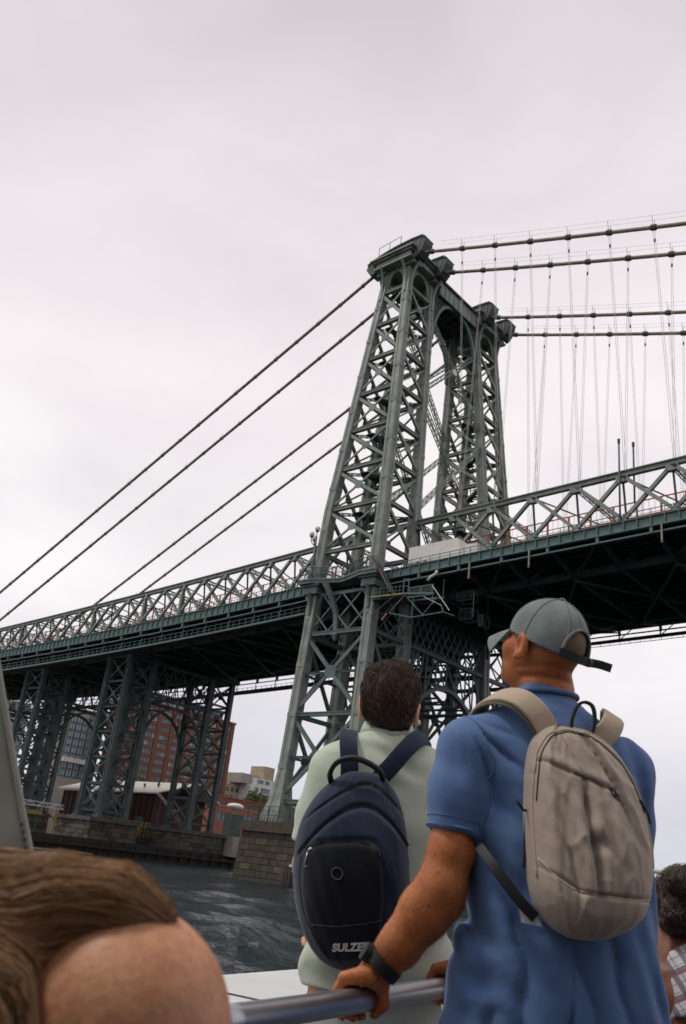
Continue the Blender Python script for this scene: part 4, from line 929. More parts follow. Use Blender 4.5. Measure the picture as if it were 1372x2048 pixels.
def pmesh(name, V, F_, mats, smooth=True, mi=None):
    me = bpy.data.meshes.new(name); V = np.asarray(V, float); F_ = np.asarray(F_)
    me.vertices.add(len(V)); me.vertices.foreach_set('co', V.ravel()); k = F_.shape[1]
    me.loops.add(F_.size); me.loops.foreach_set('vertex_index', F_.ravel().astype(np.int32)); me.polygons.add(len(F_))
    me.polygons.foreach_set('loop_start', np.arange(len(F_), dtype=np.int32)*k); me.polygons.foreach_set('loop_total', np.full(len(F_), k, np.int32))
    for m in (mats if isinstance(mats, (list, tuple)) else [mats]): me.materials.append(m)
    if mi is not None: me.polygons.foreach_set('material_index', mi.astype(np.int32))
    me.polygons.foreach_set('use_smooth', np.full(len(F_), smooth)); me.update(calc_edges=True); return me

# --- signed distance toolkit
def smin(a, b, k):
    h = np.clip(.5+.5*(b-a)/k, 0, 1); return b*(1-h)+a*h-k*h*(1-h)
def cap_(P, a, b, ra, rb):
    a = np.asarray(a, np.float32); b = np.asarray(b, np.float32); ab = b-a; t = np.clip(((P-a)@ab)/(ab@ab), 0, 1)
    return np.linalg.norm(P-a-t[..., None]*ab, axis=-1)-(ra+(rb-ra)*t)
def ell_(P, c, r, Rm=None):
    q = P-np.asarray(c, np.float32)
    if Rm is not None: q = q@np.asarray(Rm, np.float32)
    r = np.asarray(r, np.float32); k0 = np.linalg.norm(q/r, axis=-1); k1 = np.linalg.norm(q/(r*r), axis=-1)+1e-9
    return k0*(k0-1)/k1
def loft_(P, tab, e=2.3):
    """tab rows: z, centre r, centre d, half width, half depth"""
    T_ = np.array(sorted(tab), np.float32); z = P[..., 2]; zc = np.clip(z, T_[0, 0], T_[-1, 0])
    cr_, cd_, a, b = [np.interp(zc, T_[:, 0], T_[:, i]).astype(np.float32) for i in (1, 2, 3, 4)]
    k = (np.abs((P[..., 0]-cr_)/a)**e+np.abs((P[..., 1]-cd_)/b)**e)**(1/e)
    d = (k-1)*np.minimum(a, b)*.9
    dz = np.maximum(T_[0, 0]-z, z-T_[-1, 0])
    return np.maximum(d, dz)
def chain(P, pts, rr, k=.01):
    d = None
    for i in range(len(pts)-1):
        c = cap_(P, pts[i], pts[i+1], rr[i], rr[i+1]); d = c if d is None else smin(d, c, k)
    return d
def isosurf(fn, lo, hi, h):
    lo = np.array(lo, np.float32); hi = np.array(hi, np.float32); n = np.ceil((hi-lo)/h).astype(int)+1; B_ = 12
    nb = np.ceil(n/B_).astype(int); n = nb*B_+1
    val = np.full(n, 1.0, np.float32)
    ci = np.stack(np.meshgrid(*[np.arange(k) for k in nb], indexing='ij'), -1).reshape(-1, 3)
    cen = lo+(ci+.5)*B_*h; dv = np.concatenate([fn(cen[i:i+20000].astype(np.float32)) for i in range(0, len(cen), 20000)]); act = np.abs(dv) < B_*h*1.25+.015
    off = np.stack(np.meshgrid(*[np.arange(B_+1)]*3, indexing='ij'), -1)
    for c, d0, a in zip(ci, dv, act):
        s = tuple(slice(c[i]*B_, c[i]*B_+B_+1) for i in range(3))
        if not a:
            if d0 < 0: val[s] = np.where(val[s] == 1.0, -1.0, val[s])
    todo = ci[act]
    for i in range(0, len(todo), 120):
        cc = todo[i:i+120]; pts = lo+(cc[:, None, None, None, :]*B_+off[None])*np.float32(h); v = fn(pts.reshape(-1, 3).astype(np.float32)).reshape(pts.shape[:-1])
        for c, w in zip(cc, v): val[c[0]*B_:c[0]*B_+B_+1, c[1]*B_:c[1]*B_+B_+1, c[2]*B_:c[2]*B_+B_+1] = w
    ins = val < 0
    nx, ny, nz = n
    acc = np.zeros((nx-1, ny-1, nz-1, 3), np.float32); cnt = np.zeros((nx-1, ny-1, nz-1), np.float32); quads = []
    G = np.indices((nx, ny, nz), dtype=np.int32)
    for ax in range(3):
        sl0 = [slice(None)]*3; sl1 = [slice(None)]*3; sl0[ax] = slice(0, -1); sl1[ax] = slice(1, None)
        v0, v1 = val[tuple(sl0)], val[tuple(sl1)]; cr = (v0 < 0) != (v1 < 0); idx = np.argwhere(cr)
        if not len(idx): continue
        a, b = v0[cr], v1[cr]; t = a/(a-b); p = idx.astype(np.float32); p[:, ax] += t
        o1, o2 = [k for k in range(3) if k != ax]; cells = []
        for (s1, s2) in ((0, 0), (1, 0), (1, 1), (0, 1)):
            q = idx.copy(); q[:, o1] -= s1; q[:, o2] -= s2; cells.append(q)
        ok = np.ones(len(idx), bool)
        for q in cells: ok &= (q >= 0).all(1) & (q < np.array([nx-1, ny-1, nz-1])).all(1)
        for q in cells:
            qq = q[ok]; np.add.at(acc, (qq[:, 0], qq[:, 1], qq[:, 2]), p[ok]); np.add.at(cnt, (qq[:, 0], qq[:, 1], qq[:, 2]), 1)
        qi = np.stack([(q[ok][:, 0]*(ny-1)+q[ok][:, 1])*(nz-1)+q[ok][:, 2] for q in cells], 1)
        flip = (a < 0)[ok]
        if ax == 1: flip = ~flip
        qi[~flip] = qi[~flip][:, ::-1]; quads.append(qi)
    m = cnt > 0; ids = np.full(cnt.size, -1, np.int64); ids[m.ravel()] = np.arange(m.sum())
    V = lo+(acc[m]/cnt[m][:, None])*h; Q = ids[np.concatenate(quads)]
    return V, Q
def smooth_mesh(V, Q, it=2, lam=.5):
    n = len(V); e = np.concatenate([Q[:, [0, 1]], Q[:, [1, 2]], Q[:, [2, 3]], Q[:, [3, 0]]])
    e = np.concatenate([e, e[:, ::-1]]); deg = np.bincount(e[:, 0], minlength=n)[:, None]
    for _ in range(it):
        s = np.stack([np.bincount(e[:, 0], weights=V[e[:, 1], k], minlength=n) for k in range(3)], 1); V = V*(1-lam)+lam*s/np.maximum(deg, 1)
    return V
def sdf_obj(name, fn, lo, hi, h, m, parent, it=2, mi=None):
    V, Q = isosurf(fn, lo, hi, h); V = smooth_mesh(V, Q, it); o = (V.min(0)+V.max(0))/2
    mis = None
    if mi is not None: mis = mi(V[Q].mean(1))
    return hlink(name, pmesh(name, V-o, Q, m, True, mis), parent, tuple(o))
def wob(P, seed, f, n=4):
    """cheap smooth noise in about -1..1"""
    r = np.random.RandomState(seed); s = 0
    for i in range(n):
        k = r.normal(size=3)*f*1.6**i; s = s+np.sin(P@k.astype(np.float32)+r.uniform(0, 6.28)+1.3*np.sin(P@(r.normal(size=3)*f*1.1).astype(np.float32)))*.6**i
    return s/1.9
def rot(yaw=0, pitch=0, roll=0):
    """columns: local x (right), y (face), z (up); yaw>0 turns left, pitch>0 tips the head back, roll>0 leans right"""
    return np.array(Matrix.Rotation(yaw, 3, 'Z') @ Matrix.Rotation(pitch, 3, 'X') @ Matrix.Rotation(roll, 3, 'Y'))
def head_(P, c, Rm, s=1.0):
    q = ((P-np.asarray(c, np.float32))@Rm.astype(np.float32))/s
    d = ell_(q, (0, -.014, .03), (.077, .098, .088))
    d = smin(d, ell_(q, (0, .038, -.045), (.058, .060, .070)), .035)
    d = smin(d, ell_(q, (0, .072, -.092), (.026, .024, .020)), .02)
    d = smin(d, cap_(q, (0, .088, .018), (0, .112, -.022), .009, .014), .012)
    d = smin(d, cap_(q, (-.03, .085, .028), (.03, .085, .028), .010, .010), .015)
    d = smin(d, cap_(q, (-.018, .092, -.056), (.018, .092, -.056), .007, .007), .006)
    d = smin(d, ell_(q, (-.045, .058, -.02), (.022, .024, .024)), .02); d = smin(d, ell_(q, (.045, .058, -.02), (.022, .024, .024)), .02)
    for sx in (-1, 1):
        d = -smin(-d, ell_(q, (sx*.031, .096, .010), (.014, .012, .009)), .008)
        d = smin(d, ell_(q, (sx*.031, .082, .008), (.013, .011, .011)), .003)
        Re = rot(0, -.15, sx*.12) ; e = ell_(q, (sx*.084, -.012, -.008), (.011, .021, .034), Re)
        e = np.maximum(e, -ell_(q, (sx*.095, -.006, -.004), (.010, .011, .021), Re)); d = smin(d, e, .006)
        d = smin(d, ell_(q, (sx*.083, -.004, -.036), (.008, .010, .011)), .006)
    return d*s
def finger(P, pts, r0=.0098, r1=.0074):
    n = len(pts); return chain(P, pts, [r0+(r1-r0)*i/(n-1) for i in range(n)], .004)
def grip(P, Q_, u, n, thumb_s, wrist, R=.0235):
    """a hand closed over a rail: Q_ point on the axis, u along it, n horizontal towards the wrist"""
    u = np.array(u, float); n = np.array(n, float); z = A3(0, 0, 1); Q_ = np.array(Q_, float); wrist = np.array(wrist, float)
    at_ = lambda s, a, rho: Q_+u*s+(n*math.cos(rad(a))+z*math.sin(rad(a)))*rho
    d = None; L_ = [.92, 1.0, .97, .82]
    for i, s in enumerate((-.036, -.012, .012, .035)):
        s = s*(1 if thumb_s > 0 else -1); sc = L_[3-i]; k = at_(s, 112, R+.019); base = wrist+u*s*.55
        p = cap_(P, base, k, .019, .0135); d = p if d is None else smin(d, p, .012)
        f = [k]+[at_(s*1.02, 112+a*sc, R+.0095) for a in (42, 88, 130, 168)]; f[0] = k
        d = smin(d, finger(P, f, .0108, .008), .004)
    a0 = wrist+u*thumb_s*.35; t = [a0, at_(thumb_s*.8, 40, R+.022), at_(thumb_s*1.05, -8, R+.015), at_(thumb_s*.95, -52, R+.0105)]
    d = smin(d, chain(P, t, [.019, .0165, .012, .0095], .008), .012)
    return d

def mskin(name, c, c2, dark=(0, 0, 0), rough=.5):
    m = mat(name, c, rough, c2=c2, var=.22, vscale=14, bump=.25, bscale=160, bdist=.002, spec=.35, detail=6); b = m.node_tree.nodes['Principled BSDF']
    lk = b.inputs['Base Color'].links[0].from_socket; g = N(m.node_tree, 'ShaderNodeTexCoord'); n2 = N(m.node_tree, 'ShaderNodeTexNoise'); n2.inputs['Scale'].default_value = 130; n2.inputs['Detail'].default_value = 3; n2.inputs['Distortion'].default_value = .6
    m.node_tree.links.new(g.outputs['Object'], n2.inputs['Vector']); r2 = N(m.node_tree, 'ShaderNodeValToRGB'); r2.color_ramp.elements[0].position = .36; r2.color_ramp.elements[1].position = .6; r2.color_ramp.elements[0].color = (.72, .62, .56, 1); r2.color_ramp.elements[1].color = (1.05, 1.03, 1.02, 1)
    m.node_tree.links.new(n2.outputs['Fac'], r2.inputs[0]); mx = N(m.node_tree, 'ShaderNodeMix', data_type='RGBA', blend_type='MULTIPLY'); mx.inputs['Factor'].default_value = .5
    m.node_tree.links.new(lk, mx.inputs[6]); m.node_tree.links.new(r2.outputs[0], mx.inputs[7]); m.node_tree.links.new(mx.outputs[2], b.inputs['Base Color'])
    b.inputs['Subsurface Weight'].default_value = .12; b.inputs['Subsurface Radius'].default_value = (.012, .004, .002); b.inputs['Subsurface Scale'].default_value = 1
    return m
def mcloth(name, c, c2, bump=.35, bs=55, rough=.85, weave=900):
    m = mat(name, c, rough, c2=c2, var=.25, vscale=9, bump=bump, bscale=bs, bdist=.004, spec=.2, detail=6)
    t = m.node_tree; b = t.nodes['Principled BSDF']; b.inputs['Sheen Weight'].default_value = .15
    g = N(t, 'ShaderNodeTexCoord'); w = N(t, 'ShaderNodeTexNoise'); w.inputs['Scale'].default_value = weave; bp = N(t, 'ShaderNodeBump'); bp.inputs['Strength'].default_value = .35; bp.inputs['Distance'].default_value = .0006
    t.links.new(g.outputs['Object'], w.inputs['Vector']); t.links.new(w.outputs['Fac'], bp.inputs['Height'])
    old = b.inputs['Normal'].links
    if old: t.links.new(old[0].from_socket, bp.inputs['Normal'])
    t.links.new(bp.outputs[0], b.inputs['Normal']); return m
M['skin'] = mskin('tanned_skin', (.53, .185, .060), (.36, .11, .035))
M['skin_l'] = mskin('pale_pink_skin', (.78, .41, .23), (.62, .27, .135))
M['skin_d'] = mskin('brown_skin', (.26, .10, .05), (.20, .075, .038))
M['stubble'] = mat('stubble', (.13, .085, .06), .8, c2=(.22, .13, .08), var=.2, vscale=60)
M['blue'] = mcloth('blue_jersey', (.078, .148, .305), (.098, .168, .33), bump=.8, bs=20)
M['green'] = mcloth('pale_green_jersey', (.47, .525, .41), (.52, .57, .46), bump=.7, bs=22)
M['cap'] = mcloth('grey_washed_cotton', (.10, .125, .125), (.25, .265, .255), bs=30, bump=.7)
M['strap'] = mcloth('dark_webbing', (.022, .026, .026), (.035, .04, .038))
M['beige'] = mcloth('taupe_nylon', (.33, .27, .215), (.39, .32, .258), bump=.55, bs=30, rough=.6)
M['beige_pad'] = mcloth('beige_mesh_pad', (.44, .355, .25), (.48, .385, .28), weave=500)
M['strap_pad'] = mcloth('olive_edge', (.14, .13, .07), (.18, .16, .09))
M['navy'] = mcloth('navy_canvas', (.014, .021, .042), (.022, .030, .055), bs=45, rough=.97)
M['navy2'] = mcloth('black_canvas', (.006, .008, .012), (.011, .013, .018), bs=45, rough=.98)
M['zip'] = mat('zip_tape', (.006, .006, .007), .6)
M['metal'] = mat('brushed_metal', (.55, .56, .58), .28, metal=1, c2=(.42, .43, .45), var=.3, vscale=5)
M['rail'] = mat('steel_tube', (.44, .45, .47), .38, metal=1, c2=(.44, .46, .50), var=.3, vscale=3, bump=.1, bscale=30)
M['gel'] = mat('white_gelcoat', (.66, .68, .65), .45, c2=(.55, .57, .55), var=.25, vscale=2.5, bump=.2, bscale=90, bdist=.002)
M['boatdeck'] = mat('boat_deck', (.05, .052, .056), .8, c2=(.08, .083, .088), var=.25, vscale=4)
M['print'] = mat('white_print', (.75, .75, .73), .6)
M['trouser'] = mcloth('pale_linen', (.42, .46, .41), (.36, .40, .36)); M['short'] = mcloth('dark_shorts', (.05, .05, .055), (.07, .07, .07))
M['shoe'] = mat('dark_shoe', (.04, .035, .03), .6)
M['canvas'] = mcloth('pale_canvas', (.40, .41, .36), (.31, .32, .285), bump=.5, bs=22, weave=600)

# --- the boat
bo = hthing('ferry', 'white ferry the passengers stand on, with white locker top and low side', 'boat', (0, 1, -CZ))
def hb(n, lo, hi, m, p=bo, bev=None):
    return hbuild(MB().box(lo, hi), n, m, p)
RU = Vector((.51, .86, 0)).normalized(); RN = Vector((RU.y, -RU.x, 0)); RO = Vector((-.076, 1.6, -.245))
def rp(s, n, z): v = RO+RU*s+RN*n; return Vector((v.x, v.y, z))
hbuild(MB().prism([rp(-6, -1.25, DK-.12), rp(9, -1.25, DK-.12), rp(9, 4.2, DK-.12), rp(-6, 4.2, DK-.12)], (0, 0, .12)), 'deck_floor', M['boatdeck'], bo)
hbuild(MB().prism([rp(-6, -1.13, -CZ-.6), rp(9, -1.13, -CZ-.6), rp(9, -1.28, -.50), rp(-6, -1.28, -.50)], RN*.1), 'hull_side', M['gel'], bo)
hbuild(MB().prism([rp(-6, 4.2, -CZ-.6), rp(9, 4.2, -CZ-.6), rp(9, 4.3, -.6), rp(-6, 4.3, -.6)], RN*.1), 'hull_side', M['gel'], bo)
def roundbox(mb, a, b, wn, z0, z1, r=.03):
    """long box along the rail direction with rounded upper edges: n from wn[0] to wn[1]"""
    n0, n1 = wn; pf = [(n0, z0), (n1, z0), (n1, z1-r)]+[(n1-r+r*math.cos(k*math.pi/8), z1-r+r*math.sin(k*math.pi/8)) for k in range(1, 4)]+[(n1-r, z1), (n0+r, z1)]+[(n0+r-r*math.sin(k*math.pi/8), z1-r+r*math.cos(k*math.pi/8)) for k in range(1, 4)]+[(n0, z1-r)]
    return mb.prism([rp(a, n, z) for n, z in pf], RU*(b-a))
hbuild(roundbox(MB(), -2.5, 2.62, (-1.22, -.56), DK, -.42), 'locker', M['gel'], bo)
hbuild(roundbox(MB(), 2.64, 9, (-1.24, -1.02), DK, -.44), 'bulwark_cap', M['gel'], bo)
for s in (-1.2, .1, 1.3): hbuild(MB().prism([rp(s, -1.2, -.418), rp(s+.012, -1.2, -.418), rp(s+.012, -.6, -.418), rp(s, -.6, -.418)], (0, 0, .002)), 'lid_joint', M['frame'], bo)
hbuild(MB().prism([rp(2.26, -1.16, -.425), rp(2.5, -1.16, -.425), rp(2.45, -1.16, -.31), rp(2.32, -1.16, -.31)], RN*.07), 'stanchion_base', M['gel'], bo)
hbuild(MB().tube([rp(2.38, -1.13, -.31), rp(2.38, -1.13, -.1)], .015, 10), 'stanchion', M['rail'], bo, smooth=True)
hr_ = hthing('handrail', 'long polished steel tube handrail gripped by the man in blue', 'railing', tuple(rp(0, 0, DK)))
hbuild(MB().tube([rp(-.06+.06*k, 0, -.245) for k in range(100)], .0235, 24), 'tube', M['rail'], hr_, smooth=True)
hbuild(MB().tube([rp(-.075, 0, -.245), rp(-.055, 0, -.245)], .0245, 24), 'end_plug', M['zip'], hr_)
for s in (-.04, 1.62, 3.3, 5.0): hbuild(MB().tube([rp(s, 0, DK), rp(s, 0, -.25)], .019, 16), 'post', M['rail'], hr_, smooth=True); hbuild(MB().tube([rp(s, 0, DK), rp(s, 0, DK+.015)], .05, 16), 'foot_plate', M['rail'], hr_)
sr = hthing('side_rail', 'thin white side rail beyond the woman at the right edge', 'railing', (1.2, 3.2, DK))
hbuild(MB().tube([(1.15, 3.0, .105), (3.5, 3.2, .14)], .008, 8), 'rail_tube', M['white'], sr)
hbuild(MB().tube([(1.9, 3.07, .12), (1.9, 3.07, DK)], .012, 8), 'post', M['white'], sr); hbuild(MB().tube([(3.0, 3.15, .12), (3.0, 3.15, DK)], .012, 8), 'post', M['white'], sr)

# deckhouse unseen behind the camera, added to block low sky light
dh = hthing('sky_block_cabin', 'added white and navy cabin behind the viewer, unseen, blocking low sky light', 'cabin', (0, -1.0, DK))
DY = 1.0
M['hull_navy'] = mat('navy_paint', (.03, .04, .07), .4, c2=(.045, .055, .09), var=.2, vscale=2)
hbuild(MB().box((-2.6, -6.5, DK), (2.6, -.9, DK+1.0)).box((-2.6, -6.5, DK+1.75), (2.6, -.9, DK+2.35)).box((-2.6, -6.5, DK+1.0), (-2.3, -.95, DK+1.75)).box((2.3, -6.5, DK+1.0), (2.6, -.95, DK+1.75)).box((-.2, -6.5, DK+1.0), (.2, -.95, DK+1.75)), 'wall', M['hull_navy'], dh)
for x0, x1 in ((-2.3, -.2), (.2, 2.3)): hbuild(MB().box((x0, -1.0, DK+1.0), (x1, -.97, DK+1.75)), 'pane', M['glass'], dh)
hbuild(MB().box((-2.8, -6.7, DK+2.36), (2.8, .0, DK+2.46)), 'roof', M['gel'], dh)

# --- generic loft with a displacement callback: rows of (z, left, right, d_back, depth)
def pack_mesh(rows, disp, nu=96, nv=120, e=3.2, dsp_back=False):
    Rr = np.array(sorted(rows), float); zs_a = np.linspace(Rr[0, 0], Rr[-1, 0], nv)
    t = np.linspace(0, 1, nv); zs_a = Rr[0, 0]+(Rr[-1, 0]-Rr[0, 0])*(.5-.5*np.cos(np.pi*t)); V = []
    Lf, Rt, Db, Dp = [np.interp(zs_a, Rr[:, 0], Rr[:, i]) for i in (1, 2, 3, 4)]
    k = np.ones(5)/5
    th = np.linspace(0, 2*np.pi, nu, endpoint=False); c, s = np.cos(th), np.sin(th)
    cx_ = np.sign(c)*np.abs(c)**(2/e); sx = np.sign(s)*np.abs(s)**(2/e)
    X = ((Lf+Rt)/2)[:, None]+((Rt-Lf)/2)[:, None]*cx_[None]; sd_ = np.where(sx > 0, sx, sx*.35)
    Y = Db[:, None]-Dp[:, None]*sd_[None]; Z = np.broadcast_to(zs_a[:, None], X.shape).copy()
    U = (X-((Lf+Rt)/2)[:, None])/(((Rt-Lf)/2)[:, None]); W = np.broadcast_to(((zs_a-Rr[0, 0])/(Rr[-1, 0]-Rr[0, 0]))[:, None], X.shape)
    dd = disp(U, W)*np.clip(sx, 0, 1)[None]; Y = Y-dd
    V = np.stack([X, Y, Z], -1).reshape(-1, 3); Q = []
    i = np.arange(nv-1)[:, None]*nu; j = np.arange(nu)[None]; jn = (j+1) % nu
    Q = np.stack([i+j, i+jn, i+nu+jn, i+nu+j], -1).reshape(-1, 4)
    # end caps as fans of quads collapsed to the centre
    nV = len(V); V = np.concatenate([V, [V[:nu].mean(0)], [V[-nu:].mean(0)]]); jj = np.arange(0, nu, 2); b0 = (nv-1)*nu
    Q = np.concatenate([Q, np.stack([np.full(nu//2, nV), (jj+2) % nu, jj+1, jj], 1), np.stack([np.full(nu//2, nV+1), b0+jj, b0+jj+1, b0+(jj+2) % nu], 1)])
    return V, Q[:, ::-1]
def pobj(name, V, Q, m, parent, mi=None):
    o = (V.min(0)+V.max(0))/2; return hlink(name, pmesh(name, V-o, Q, m, True, mi), parent, tuple(o))
class Surf:
    """front surface of a pack sampled for things sewn on it"""
    def __init__(s, rows, disp, e=3.2): s.R = np.array(sorted(rows), float); s.disp = disp; s.e = e
    def __call__(s, u, w, lift=.003):
        z = s.R[0, 0]+(s.R[-1, 0]-s.R[0, 0])*w; L_, R_, D_, P_ = [np.interp(z, s.R[:, 0], s.R[:, i]) for i in (1, 2, 3, 4)]
        sx = max(0., 1-abs(u)**s.e)**(1/s.e); d = float(s.disp(np.array([[u]]), np.array([[w]]))[0, 0])
        return Vector(((L_+R_)/2+(R_-L_)/2*u, D_-P_*sx-d*sx-lift, z))
def sewn(name, S_, path, w, m, parent, n=40, th=.004, lift=.001):
    """ribbon or piping following (u,w) control points on a pack"""
    pp = np.array(path, float); t = np.linspace(0, 1, len(pp)); tt = np.linspace(0, 1, n)
    us, ws = np.interp(tt, t, pp[:, 0]), np.interp(tt, t, pp[:, 1])
    for _ in range(3): us[1:-1] = (us[:-2]+us[1:-1]+us[2:])/3; ws[1:-1] = (ws[:-2]+ws[1:-1]+ws[2:])/3
    pts = [S_(a, b, lift) for a, b in zip(us, ws)]
    mb = MB()
    if w <= .006: mb.tube(pts, w/2, 6)
    else:
        for p, q in zip(pts[:-1], pts[1:]): mb.beam(p, q+(q-p)*.15, w, th, up=(0, 1, 0)) if False else mb.beam(p, q+(q-p)*.2, th, w, up=(q-p).cross(Vector((0, 1, 0))))
    return hbuild(mb, name, m, parent, smooth=(w <= .006))
def ribbon(name, pts, w, th, m, parent, side=(1, 0, 0), sub=8, kind=None):
    """smooth strap through points; side = direction of its width"""
    P_ = [Vector(p) for p in pts]; out = []
    for i in range(len(P_)-1):
        p0, p1, p2, p3 = P_[max(i-1, 0)], P_[i], P_[i+1], P_[min(i+2, len(P_)-1)]
        for k in range(sub):
            t = k/sub; out.append(.5*((2*p1)+(p2-p0)*t+(2*p0-5*p1+4*p2-p3)*t*t+(3*p1-p0-3*p2+p3)*t**3))
    out.append(P_[-1]); vs = []; n = len(out); sv = Vector(side)
    for i, p in enumerate(out):
        d = (out[min(i+1, n-1)]-out[max(i-1, 0)]).normalized(); x = (sv-d*sv.dot(d)).normalized(); y = d.cross(x)
        wv = w(i/(n-1)) if callable(w) else w
        for a, b in ((-.5, -.35), (-.42, -.5), (.42, -.5), (.5, -.35), (.5, .35), (.42, .5), (-.42, .5), (-.5, .35)): vs.append(p+x*a*wv+y*b*th)
    mb = MB(); fs = [(7, 6, 5, 4, 3, 2, 1, 0), tuple(range((n-1)*8, n*8))]
    for i in range(n-1):
        for k in range(8): fs.append((i*8+k, i*8+(k+1) % 8, (i+1)*8+(k+1) % 8, (i+1)*8+k))
    mb.add(vs, fs); return hbuild(mb, name, m, parent, smooth=True, kind=kind)

# --- hair strands
def strands(name, fn, seeds, dirf, steps, ds, width, m, parent, lift=(.001, .008), curl=0., seed=1, drop=0.0, jitter=.18):
    rng = np.random.RandomState(seed); P = seeds.astype(np.float32); n = len(P); off = rng.uniform(lift[0], lift[1], n).astype(np.float32)
    def grad(p):
        e = .002; return np.stack([(fn(p+np.eye(3, dtype=np.float32)[k]*e)-fn(p-np.eye(3, dtype=np.float32)[k]*e)) for k in range(3)], 1)/(2*e)
    pts = []; ph = rng.uniform(0, 6.28, (n, 3)); jit = rng.normal(size=(n, 3))*jitter
    for s in range(steps+1):
        g = grad(P); g /= (np.linalg.norm(g, axis=1, keepdims=True)+1e-6); P = P-g*np.clip(fn(P)-off, -.02, .02)[:, None]
        pts.append((P.copy(), g.copy()))
        d = dirf(P)+jit+curl*np.stack([np.sin(s*.9+ph[:, 0]), np.cos(s*.8+ph[:, 1]), np.sin(s*.7+ph[:, 2])], 1); d = d-g*(d*g).sum(1, keepdims=True)*.9; d /= (np.linalg.norm(d, axis=1, keepdims=True)+1e-6)
        P = (P+d*ds).astype(np.float32); off = off*(1-drop)+.0
    V = []; K = steps+1
    Pp = np.stack([p for p, g in pts], 1); Gg = np.stack([g for p, g in pts], 1); T_ = np.gradient(Pp, axis=1); T_ /= (np.linalg.norm(T_, axis=2, keepdims=True)+1e-6)
    S_ = np.cross(T_, Gg); S_ /= (np.linalg.norm(S_, axis=2, keepdims=True)+1e-6); S_ = S_+Gg*rng.normal(size=(n, 1, 1))*.8; S_ /= np.linalg.norm(S_, axis=2, keepdims=True)
    w = (width*rng.uniform(.6, 1.4, n))[:, None, None]*(np.linspace(1, .25, K)**.6)[None, :, None]
    V = np.stack([Pp-S_*w/2, Pp+S_*w/2], 2).reshape(-1, 3)
    b = (np.arange(n)*K*2)[:, None]+(np.arange(K-1)*2)[None]; Q = np.stack([b, b+1, b+3, b+2], -1).reshape(-1, 4)
    o = (V.min(0)+V.max(0))/2; me = pmesh(name, V-o, Q, m, True)
    at = me.attributes.new('shade', 'FLOAT', 'POINT'); at.data.foreach_set('value', np.repeat(rng.uniform(0, 1, n), K*2).astype(np.float32))
    ob = hlink(name, me, parent, tuple(o)); ob['kind'] = 'stuff'; return ob
def mhair(name, c, c2, rough=.45):
    m = bpy.data.materials.new(name); m.use_nodes = True; t = m.node_tree; b = t.nodes['Principled BSDF']; b.inputs['Roughness'].default_value = rough; b.inputs['Specular IOR Level'].default_value = .45
    a = N(t, 'ShaderNodeAttribute'); a.attribute_name = 'shade'; r = N(t, 'ShaderNodeValToRGB'); r.color_ramp.elements[0].color = (*c, 1); r.color_ramp.elements[1].color = (*c2, 1)
    t.links.new(a.outputs['Fac'], r.inputs[0]); t.links.new(r.outputs[0], b.inputs['Base Color']); return m
def seeds_on(fn, lo, hi, n, ok, seed=0, tol=.02):
    rng = np.random.RandomState(seed); out = []
    while sum(map(len, out)) < n:
        p = rng.uniform(lo, hi, (n*6, 3)).astype(np.float32); v = fn(p); p = p[np.abs(v) < tol]
        for _ in range(3):
            e = .002; g = np.stack([(fn(p+np.eye(3, dtype=np.float32)[k]*e)-fn(p-np.eye(3, dtype=np.float32)[k]*e)) for k in range(3)], 1)/(2*e); g /= (np.linalg.norm(g, axis=1, keepdims=True)+1e-6); p = p-g*fn(p)[:, None]
        out.append(p[ok(p)])
    return np.concatenate(out)[:n]

# ================================================================== man in the blue shirt
bm = hthing('person', 'man in blue short sleeved shirt and grey cap gripping the handrail', 'person', (.55, 2.02, DK))
HC = A3(.520, 2.0, .540); HR = rot(rad(35), rad(22), 0)
LQ = A3(.149, 1.99, -.245); RQ = A3(.40, 2.415, -.245); ru = np.array(RU); rn = np.array(RN)
def arms_blue(P):
    d = chain(P, [(.34, 1.985, .26), (.326, 1.968, .13), (.320, 1.962, .06), (.300, 1.955, -.02)], [.045, .043, .048, .049], .02)
    f = chain(P, [(.302, 1.955, -.018), (.272, 1.968, -.065), (.225, 1.98, -.135), (.180, 1.995, -.190)], [.052, .053, .042, .031], .02)
    d = smin(d, f, .02); d = smin(d, ell_(P, (.318, 1.955, -.045), (.026, .03, .028)), .02)
    d = smin(d, grip(P, LQ, ru, rn, .045, (.170, 1.985, -.197)), .016)
    r_ = chain(P, [(.73, 2.04, .27), (.745, 2.09, .09), (.745, 2.16, -.06)], [.058, .053, .048], .02)
    r_ = smin(r_, chain(P, [(.745, 2.16, -.06), (.62, 2.28, -.13), (.455, 2.40, -.19)], [.05, .047, .03], .02), .02)
    r_ = smin(r_, grip(P, RQ, ru, rn, -.045, (.435, 2.405, -.195)), .016)
    d = d+(wob(P, 15, 38, 3)*.0013)*np.clip((.1-P[..., 2])*10, 0, 1)
    return np.minimum(d, r_)
